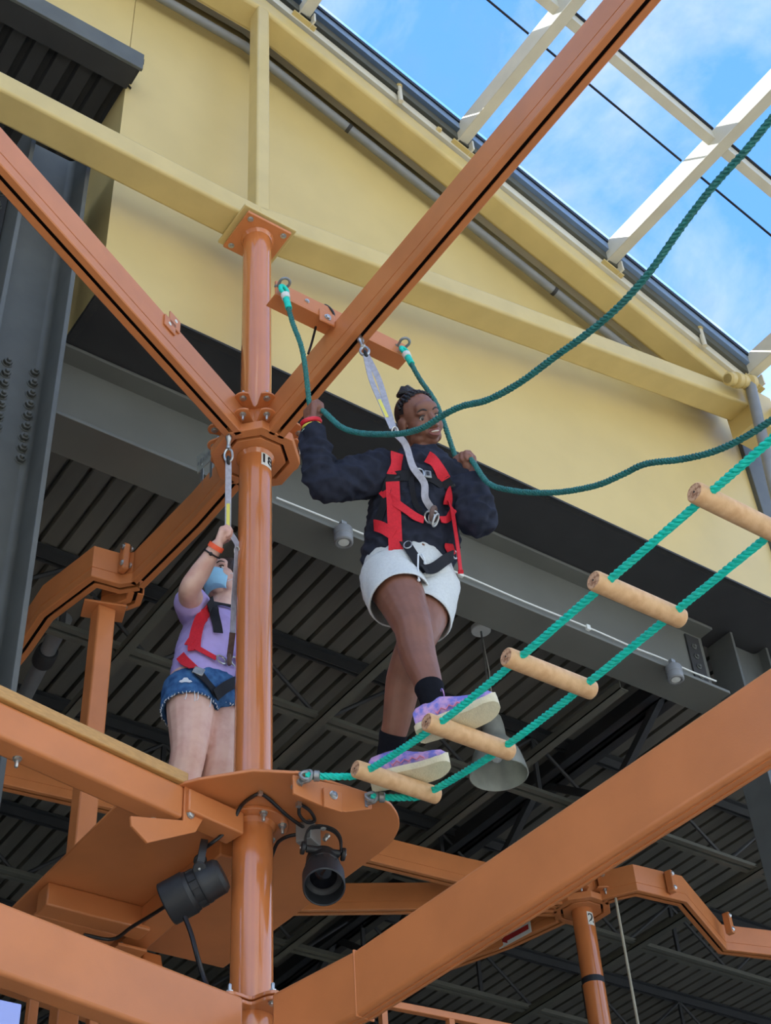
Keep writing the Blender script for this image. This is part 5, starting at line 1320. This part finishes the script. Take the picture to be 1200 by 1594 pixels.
    pts = [a, a.lerp(e, 0.33) , a.lerp(e, 0.66), e]; ribbon3d(pts, [nn] * 4, 0.050, 0.003).build('strap_tail', M_red, H)
    MB().box(e + Vector((0, 0, 0.006)), (0.052, 0.008, 0.014), Matrix((cr, cf, -cdn)).transposed()).build('tail_hem', M_red, H)
    a, n_ = hit(bv, 696, 784, 0.014); dA = (a - CAM).dot(cf)
    q = [a] + [CAM + ray(x, y) * (dA - o_) for x, y, o_ in ((703, 790, 0.035), (708, 820, 0.05), (713, 855, 0.07), (717, 890, 0.09))]
    ribbon3d(crom(q, 5), [(nn + cr * 1.6).normalized()] * (4 * 5 + 1), 0.024, 0.003).build('strap_tail', M_red, H)
    MB().box(q[-1], (0.020, 0.010, 0.014), Matrix((cr, cf, -cdn)).transposed()).build('tail_hem', M_red, H)
    # drawstring
    for x, y, x2, y2 in ((650, 866, 653, 898), (655, 866, 660, 880)):
        c, n_ = hit(bv, x, y, 0.012); c2, n2 = hit(bv, x2, y2, 0.014)
        if c and c2: MB().tube(crom([c, c.lerp(c2, 0.5) + n2 * 0.008, c2], 5), 0.0035, n=6).sphere(c2, 0.006).build('drawstring', M_fray, shorts)
    # central ring
    c, n_ = hit(bv, 672, 806, 0.022)
    ring_mb(c, (n_ + cr * 0.4), Vector((0, 0, 1)), 0.019, 0.024, 0.0042).build('harness_ring', M_zinc, H)
    ring_mb(c + u * -0.016, (n_ - cr * 0.6), Vector((0, 0, 1)), 0.018, 0.021, 0.0040).build('harness_ring', M_zinc, H)
    return P, bv, c, T

def ring_pts(c, d, r, n=24):
    d, a, b = basis(d); return [Vector(c) + (a * math.cos(2 * PI * i / n) + b * math.sin(2 * PI * i / n)) * r for i in range(n)]

# ------------------------------------------------------------------ the woman on the platform
def build_woman():
    base = Vector((-0.03, 0.33, 4.338))
    P = thing('person', base, 'woman in lavender tee, denim shorts and blue face mask reaching up behind the pole', 'person')
    hipR, hipL = Vector((-0.085, 0.350, 5.09)), Vector((0.07, 0.375, 5.10))
    knR, knL = Vector((-0.105, 0.30, 4.765)), Vector((0.040, 0.315, 4.785))
    anR, anL = Vector((-0.11, 0.345, 4.42)), Vector((0.045, 0.35, 4.42))
    shR, shL = Vector((-0.068, 0.395, 5.525)), Vector((0.215, 0.455, 5.545))
    elR, elL = Vector((-0.178, 0.205, 5.470)), Vector((0.27, 0.40, 5.31))
    wrR, wrL = Vector((-0.150, 0.050, 5.590)), Vector((0.17, 0.28, 5.27))
    neck = Vector((0.068, 0.425, 5.60))
    u = (shL - shR).normalized(); fwd = Vector((u.y, -u.x, 0)).normalized()
    f = Vector((-0.86, -0.36, 0.16)).normalized(); up = Vector((0.20, 0.10, 0.95)); up = (up - f * up.dot(f)).normalized(); rt = f.cross(up)
    T = Matrix((rt, f, up)).transposed().to_4x4(); T.translation = ony(350, 904, 0.425)
    b = MB(); head_mesh(b, T)
    chain(b, [T @ Vector((0, -0.02, -0.05)), T @ Vector((0, -0.022, -0.095)), neck, neck + Vector((0, 0.01, -0.06))], [0.050, 0.048, 0.052, 0.06])
    for c, r in (((0.0, 0.37, 5.12), 0.125), ((0.02, 0.39, 5.28), 0.105), ((0.05, 0.41, 5.42), 0.11)): b.sphere(c, r)
    chain(b, [shR, shR.lerp(elR, 0.5), elR, elR.lerp(wrR, 0.4), wrR], [0.055, 0.052, 0.045, 0.042, 0.027])
    hand_mesh(b, wrR, (0.10, -0.30, 0.9), (0.85, -0.35, 0.1), (0.2, 0.9, 0.2), 0.92)
    chain(b, [shL, shL.lerp(elL, 0.5), elL, elL.lerp(wrL, 0.4), wrL], [0.055, 0.052, 0.045, 0.042, 0.027])
    hand_mesh(b, wrL, (-0.8, -0.4, 0.1), (-0.2, -0.2, -0.9), (0, -1, 0.2), 0.92)
    for hp, kn, an in ((hipR, knR, anR), (hipL, knL, anL)):
        chain(b, [hp, hp.lerp(kn, 0.5) + Vector((0, -0.008, 0)), kn, kn.lerp(an, 0.3) + Vector((0, 0.014, 0)), kn.lerp(an, 0.7), an], [0.100, 0.090, 0.068, 0.064, 0.048, 0.038])
        b.sphere(kn + Vector((-0.01, -0.03, 0.0)), (0.04, 0.032, 0.045))
    bake(b, 'body', M_skinB, P, voxel=0.0045, smooth=5)
    face_parts(P, T, M_lipB, False, M_hairB)
    # mask
    mb = MB(); rings = []
    for j in range(7):
        z = -0.022 - 0.086 * j / 6; ring = []
        for i in range(15):
            a = -1.25 + 2.5 * i / 14; rr = 0.070 + 0.012 * math.cos(a) ** 2 - 0.022 * max(0, (j - 3) / 3) ** 2 + 0.002 * (j % 2)
            yk = (1.03, 1.03, 1.03, 1.03, 0.98, 0.86, 0.55)[j]; z2 = (-0.022, -0.038, -0.055, -0.073, -0.092, -0.107, -0.114)[j]
            ring.append(T @ Vector((0.062 * math.sin(a) * (1 - 0.14 * max(0, (j - 3) / 3)), 0.026 + rr * math.cos(a) * yk, z2)))
        rings.append(ring)
    V = [p for r in rings for p in r]; F = [(j * 15 + i, j * 15 + i + 1, (j + 1) * 15 + i + 1, (j + 1) * 15 + i) for j in range(6) for i in range(14)]
    mk = mb.add(V, F).build('face_mask', M_mask, P, fix=False); sm = mk.modifiers.new('t', 'SOLIDIFY'); sm.thickness = 0.003
    for s in (-1, 1):
        for z in (-0.032, -0.085):
            MB().tube(crom([T @ Vector((s * 0.060, 0.048, z)), T @ Vector((s * 0.076, 0.02, (z - 0.01) / 2)), T @ Vector((s * 0.084, -0.012, -0.006))], 5), 0.0014, n=6).build('ear_loop', M_fray, mk)
    # hair: cap and gathered tail
    h = MB(); h.sphere(T @ Vector((0, -0.020, 0.042)), (0.081, 0.092, 0.086), n=24, m=16, R=T.to_3x3())
    for s in (-1, 1): capsule(h, T @ Vector((s * 0.074, -0.02, 0.03)), T @ Vector((s * 0.070, -0.05, -0.06)), 0.022, 0.016)
    capsule(h, T @ Vector((0, -0.10, 0.0)), T @ Vector((0.01, -0.10, -0.11)), 0.040, 0.022)
    bake(h, 'hair', M_hairB, P, voxel=0.006, smooth=4, post=folds(0.003, 40, (1, 1, 0.3)))
    # tee
    v = fwd; t = MB()
    rg = [((-0.005, 0.372, 5.125), 0.158, 0.125), ((0.0, 0.376, 5.18), 0.155, 0.122), ((0.008, 0.382, 5.27), 0.146, 0.115), ((0.028, 0.392, 5.36), 0.148, 0.128), ((0.052, 0.404, 5.44), 0.150, 0.126), ((0.066, 0.415, 5.52), 0.140, 0.100), ((0.068, 0.422, 5.57), 0.095, 0.078), ((0.068, 0.424, 5.592), 0.064, 0.062)]
    t.loft([ering(c, u * a, v * d, 32, 2.2) for c, a, d in rg])
    chain(t, [shR + Vector((0.02, 0, 0)), shR.lerp(elR, 0.40)], [0.072, 0.070]); chain(t, [shL, shL.lerp(elL, 0.5)], [0.072, 0.070])
    tee = bake(t, 'tee', M_tee, P, voxel=0.006, smooth=5, post=folds(0.004, 14, (0.6, 0.6, 1.6), 0.002))
    # denim shorts
    sb = MB(); cz = lambda z: Vector((-0.006, 0.366, z))
    sb.loft([ering(cz(5.15), u * 0.156, v * 0.122, 32), ering(cz(5.10), u * 0.168, v * 0.132, 32), ering(cz(5.03), u * 0.172, v * 0.136, 32), ering(cz(4.99), u * 0.14, v * 0.11, 32)])
    for hp, kn in ((hipR, knR), (hipL, knL)):
        ax = (kn - hp).normalized(); a = ax.cross(Vector((0, 1, 0))).normalized(); c_ = ax.cross(a); R_ = lambda q, r: ering(hp.lerp(kn, q), a * r, c_ * r, 28)
        sb.loft([R_(-0.1, 0.09), R_(0.0, 0.108), R_(0.18, 0.110), R_(0.36, 0.112), R_(0.37, 0.107), R_(0.33, 0.100), R_(0.26, 0.093)])
    sh = bake(sb, 'denim_shorts', M_denim, P, voxel=0.0055, smooth=3, post=folds(0.003, 22, (1, 1, 1), 0.002))
    bv = bvh_of([tee, sh])
    random.seed(4)
    for hp, kn in ((hipR, knR), (hipL, knL)):
        ax = (kn - hp).normalized(); a = ax.cross(Vector((0, 1, 0))).normalized(); c_ = ax.cross(a); m_ = MB()
        for k in range(46):
            t_ = 2 * PI * k / 46; p = hp.lerp(kn, 0.36) + (a * math.cos(t_) + c_ * math.sin(t_)) * 0.111
            L_ = random.uniform(0.006, 0.018) if random.random() < 0.93 else 0.05
            m_.tube([p, p + ax * L_ * 0.6 + Vector((random.uniform(-.004, .004), random.uniform(-.004, .004), 0)), p + ax * L_ + Vector((random.uniform(-.008, .004), random.uniform(-.005, .005), 0))], 0.0016, n=5)
        fr = m_.build('frayed_hem', M_fray, sh); fr['kind'] = 'stuff'
    # torn patches
    for cx, cy, w, hgt in ((298, 1093, 20, 9), (289, 1060, 14, 6)):
        m_ = MB(); N = 14; V = []
        for i in range(N):
            a = 2 * PI * i / N; k = 1 + 0.35 * math.sin(3 * a) + 0.2 * math.sin(7 * a)
            c, n_ = hit(bv, cx + w * 0.6 * k * math.cos(a), cy + hgt * 0.6 * k * math.sin(a), 0.003)
            if c: V.append(c)
        if len(V) > 5: m_.add(V, [tuple(range(len(V)))]).build('torn_patch', M_fray, sh, fix=False)
    # shoes (behind the platform edge)
    for an in (anR, anL): shoe(P, an + Vector((0.02, 0.06, -0.082)), (-0.3, -0.95, 0), 0.0)
    # bands
    d = (wrR - elR).normalized()
    MB().lathe([(0.0325, -0.010), (0.0335, -0.010), (0.0335, 0.010), (0.0325, 0.010)], wrR - d * 0.004, d, n=24, close=True).build('wristband', M_bandor, P)
    MB().tube(ring_pts(wrR - d * 0.035, d, 0.036), 0.0035, n=8, closed=True).sphere(wrR - d * 0.035 - cf * 0.037, 0.008).build('hair_tie', M_cable, P)
    # harness
    H = strap_on(bv, [(322, 941), (316, 958), (309, 978), (304, 1000), (303, 1016)], 0.052, 'harness', M_red, P, off=0.007)
    S_ = lambda px, w, nm, m, off=0.007: strap_on(bv, px, w, nm, m, H, off)
    S_([(321, 934), (324, 946)], 0.052, 'strap', M_webblk, 0.011)
    S_([(330, 944), (333, 960), (336, 975), (338, 988)], 0.040, 'strap', M_webblk, 0.010)
    S_([(322, 940), (340, 944), (358, 948), (375, 952)], 0.026, 'chest_strap', M_webblk, 0.008)
    S_([(293, 1002), (303, 1005)], 0.034, 'strap', M_red, 0.010)
    S_([(305, 1012), (318, 1020), (334, 1029)], 0.026, 'strap', M_red, 0.010)
    S_([(284, 1024), (291, 1035), (300, 1044)], 0.040, 'strap', M_red, 0.009)
    S_([(303, 1046), (316, 1062), (330, 1078), (336, 1088)], 0.040, 'leg_strap', M_webblk, 0.009)
    S_([(330, 1084), (345, 1074), (362, 1064), (375, 1060)], 0.044, 'leg_strap', M_webblk, 0.010)
    c, n_ = hit(bv, 308, 1049, 0.015); plate_at(c, n_, Vector((0.4, 0, 1)), 0.044, 0.040, 0.008, 'buckle', M_galv, H, 0.004)
    c, n_ = hit(bv, 343, 938, 0.018)
    if c: plate_at(c, n_, Vector((0.5, 0, 1)), 0.022, 0.045, 0.008, 'chest_clip', M_black, H, 0.004)
    c, n_ = hit(bv, 341, 1031, 0.016); ring_mb(c, n_, Vector((0, 0, 1)), 0.021, 0.023, 0.0042).build('harness_ring', M_zinc, H)
    c2, n2 = hit(bv, 361, 1033, 0.018)
    if c2 is None: c2, n2 = c + u * 0.05, n_
    ring_mb(c2, n2, Vector((0, 0, 1)), 0.021, 0.021, 0.0042).build('harness_ring', M_zinc, H)
    return P, bv, c.lerp(c2, 0.5) + n_ * 0.01

CLIMBER, BV_A, RING_A, TA = build_climber()
WOMAN, BV_B, RING_B = build_woman()

# ------------------------------------------------------------------ lanyards
def trolley(par, top, d):
    d = Vector(d).normalized(); top = Vector(top)
    MB().cyl(top + Vector((0, 0, 0.012)), top + Vector((0, 0, -0.016)), 0.006, n=12).build('trolley_pin', M_zinc, par)
    MB().lathe([(0.010, 0), (0.013, 0.004), (0.013, 0.018), (0.009, 0.024), (0.008, 0.05), (0.011, 0.054), (0.011, 0.066), (0.005, 0.07)], top + Vector((0, 0, -0.010)), d, n=16).build('swivel', M_zinc, par)
    c = top + Vector((0, 0, -0.010)) + d * 0.098
    s = d.cross(cf).normalized()
    MB().tube([c + s * 0.017 * math.cos(a) - d * 0.032 * math.sin(a) for a in [2 * PI * k / 18 for k in range(18)]], 0.0055, n=8, closed=True).build('carabiner', M_zinc, par)
    ring_mb(c + d * 0.026, s, d, 0.012, 0.016, 0.007).build('thimble', M_cable, par)
    return c + d * 0.03
def lanyard_a():
    top = onx(562, 548, 0.0); top.z = TZ
    t = thing('lanyard', top, 'grey webbing lanyard from the overhead track to the climber harness', 'lanyard', 'safety lanyards')
    k, n_ = hit(BV_A, 640, 722, 0.05)
    k0 = CAM + ray(612, 668) * ((k - CAM).dot(cf) - 0.02)
    end = trolley(t, top, k0 - top)
    w = (-cf + cr * 0.2).normalized()
    for o_, b_ in ((-0.012, 0.010), (0.012, -0.012)):
        pts = [end + cr * o_ * 0.2, end.lerp(k0, 0.35) + cr * o_ * 1.2, end.lerp(k0, 0.7) + cr * o_ * 0.7, k0 + cr * o_ * 0.2]
        ribbon3d(crom(pts, 5), [w + cr * b_ * 10] * 16, 0.022, 0.0025).build('webbing', M_webgrey, t)
    m0 = end.lerp(k0, 0.62) - cr * 0.012 - cf * 0.004; m1 = end.lerp(k0, 0.85) - cr * 0.006 - cf * 0.004
    ribbon3d([m0, m1], [w, w], 0.012, 0.002).build('label_tag', M_tag, t)
    ring_mb(k0 + cr * 0.006 - cdn * -0.008, w, (k0 - end), 0.011, 0.016, 0.0035).build('oval_link', M_zinc, t)
    q = [k0 + (k0 - end).normalized() * 0.02]
    for x, y, o_ in ((624, 690, 0.06), (637, 706, 0.045), (646, 727, 0.035), (653, 755, 0.028), (661, 778, 0.026)):
        c, n_ = hit(BV_A, x, y, o_); 
        if c: q.append(c)
    q.append(RING_A + Vector((0, 0, 0.035)) - cf * 0.012)
    n = len(q)
    ribbon3d(crom(q, 6), [(-cf + cr * (0.5 - 0.6 * i / (6 * (n - 1)))).normalized() for i in range(6 * (n - 1) + 1)], 0.026, 0.003).build('webbing', M_webgrey, t)
    # cow hitch on the ring
    ring_mb(RING_A + Vector((0, 0, 0.020)) - cf * 0.012, (cr + -cf * 0.4), Vector((0, 0, 1)), 0.016, 0.026, 0.009).build('hitch_knot', M_webbrown, t)
    ring_mb(RING_A + Vector((0, 0, -0.012)) - cf * 0.016 + cr * 0.006, (-cf + cr * 0.8), Vector((0, 0, 1)), 0.010, 0.024, 0.0042).build('carabiner', M_zinc, t)
    # dark second tail behind the chest strap
    q = []
    for x, y, o_ in ((640, 744, 0.014), (640, 765, 0.014), (647, 785, 0.014), (656, 797, 0.014)):
        c, n_ = hit(BV_A, x, y, o_); q.append(c)
    ribbon3d(crom(q, 5), [(-cf - cr * 0.3).normalized()] * 16, 0.02, 0.003).build('spare_tail', M_webblk, t)
def lanyard_b():
    top = onz(356, 676, TZ)
    t = thing('lanyard', top, 'grey webbing lanyard held by the woman beside the pole', 'lanyard', 'safety lanyards')
    hand = Vector((-0.120, 0.012, 5.662))
    end = trolley(t, top, hand - top)
    w = (-cf).normalized(); q = [end, end.lerp(hand, 0.5), hand]
    ribbon3d(crom(q, 6), [(w + cr * 0.6).normalized()] * 13, 0.028, 0.003).build('webbing', M_webgrey, t)
    a = end.lerp(hand, 0.62); b = end.lerp(hand, 0.95)
    ribbon3d([a - cf * 0.006, b - cf * 0.006], [w, w], 0.016, 0.002).build('label_tag', M_tag, t)
    d0 = (hand - CAM).dot(cf); d1 = (RING_B - CAM).dot(cf)
    q = [hand]
    pxs = [(368, 845), (369, 858), (368, 880), (366, 910), (364, 940), (363, 965), (362, 985)]
    for i, (x, y) in enumerate(pxs):
        k = (i + 1) / (len(pxs) + 1.5); q.append(CAM + ray(x, y) * (d0 * (1 - k) + (d1 - 0.06) * k))
    ribbon3d(crom(q, 5), [(w + cr * 0.9).normalized()] * (5 * (len(q) - 1) + 1), 0.026, 0.003).build('webbing', M_webgrey, t)
    ring_mb(q[2], w, Vector((0, 0, 1)), 0.010, 0.018, 0.0035).build('oval_link', M_zinc, t)
    ribbon3d(crom([q[-1], q[-1].lerp(RING_B, 0.5), RING_B + Vector((0, 0, 0.01))], 4), [w] * 9, 0.024, 0.004).build('webbing_sleeve', M_webbrown, t)
    ring_mb(RING_B, cr, Vector((0, 0, 1)), 0.014, 0.022, 0.009).build('hitch_knot', M_webbrown, t)
lanyard_a(); lanyard_b()
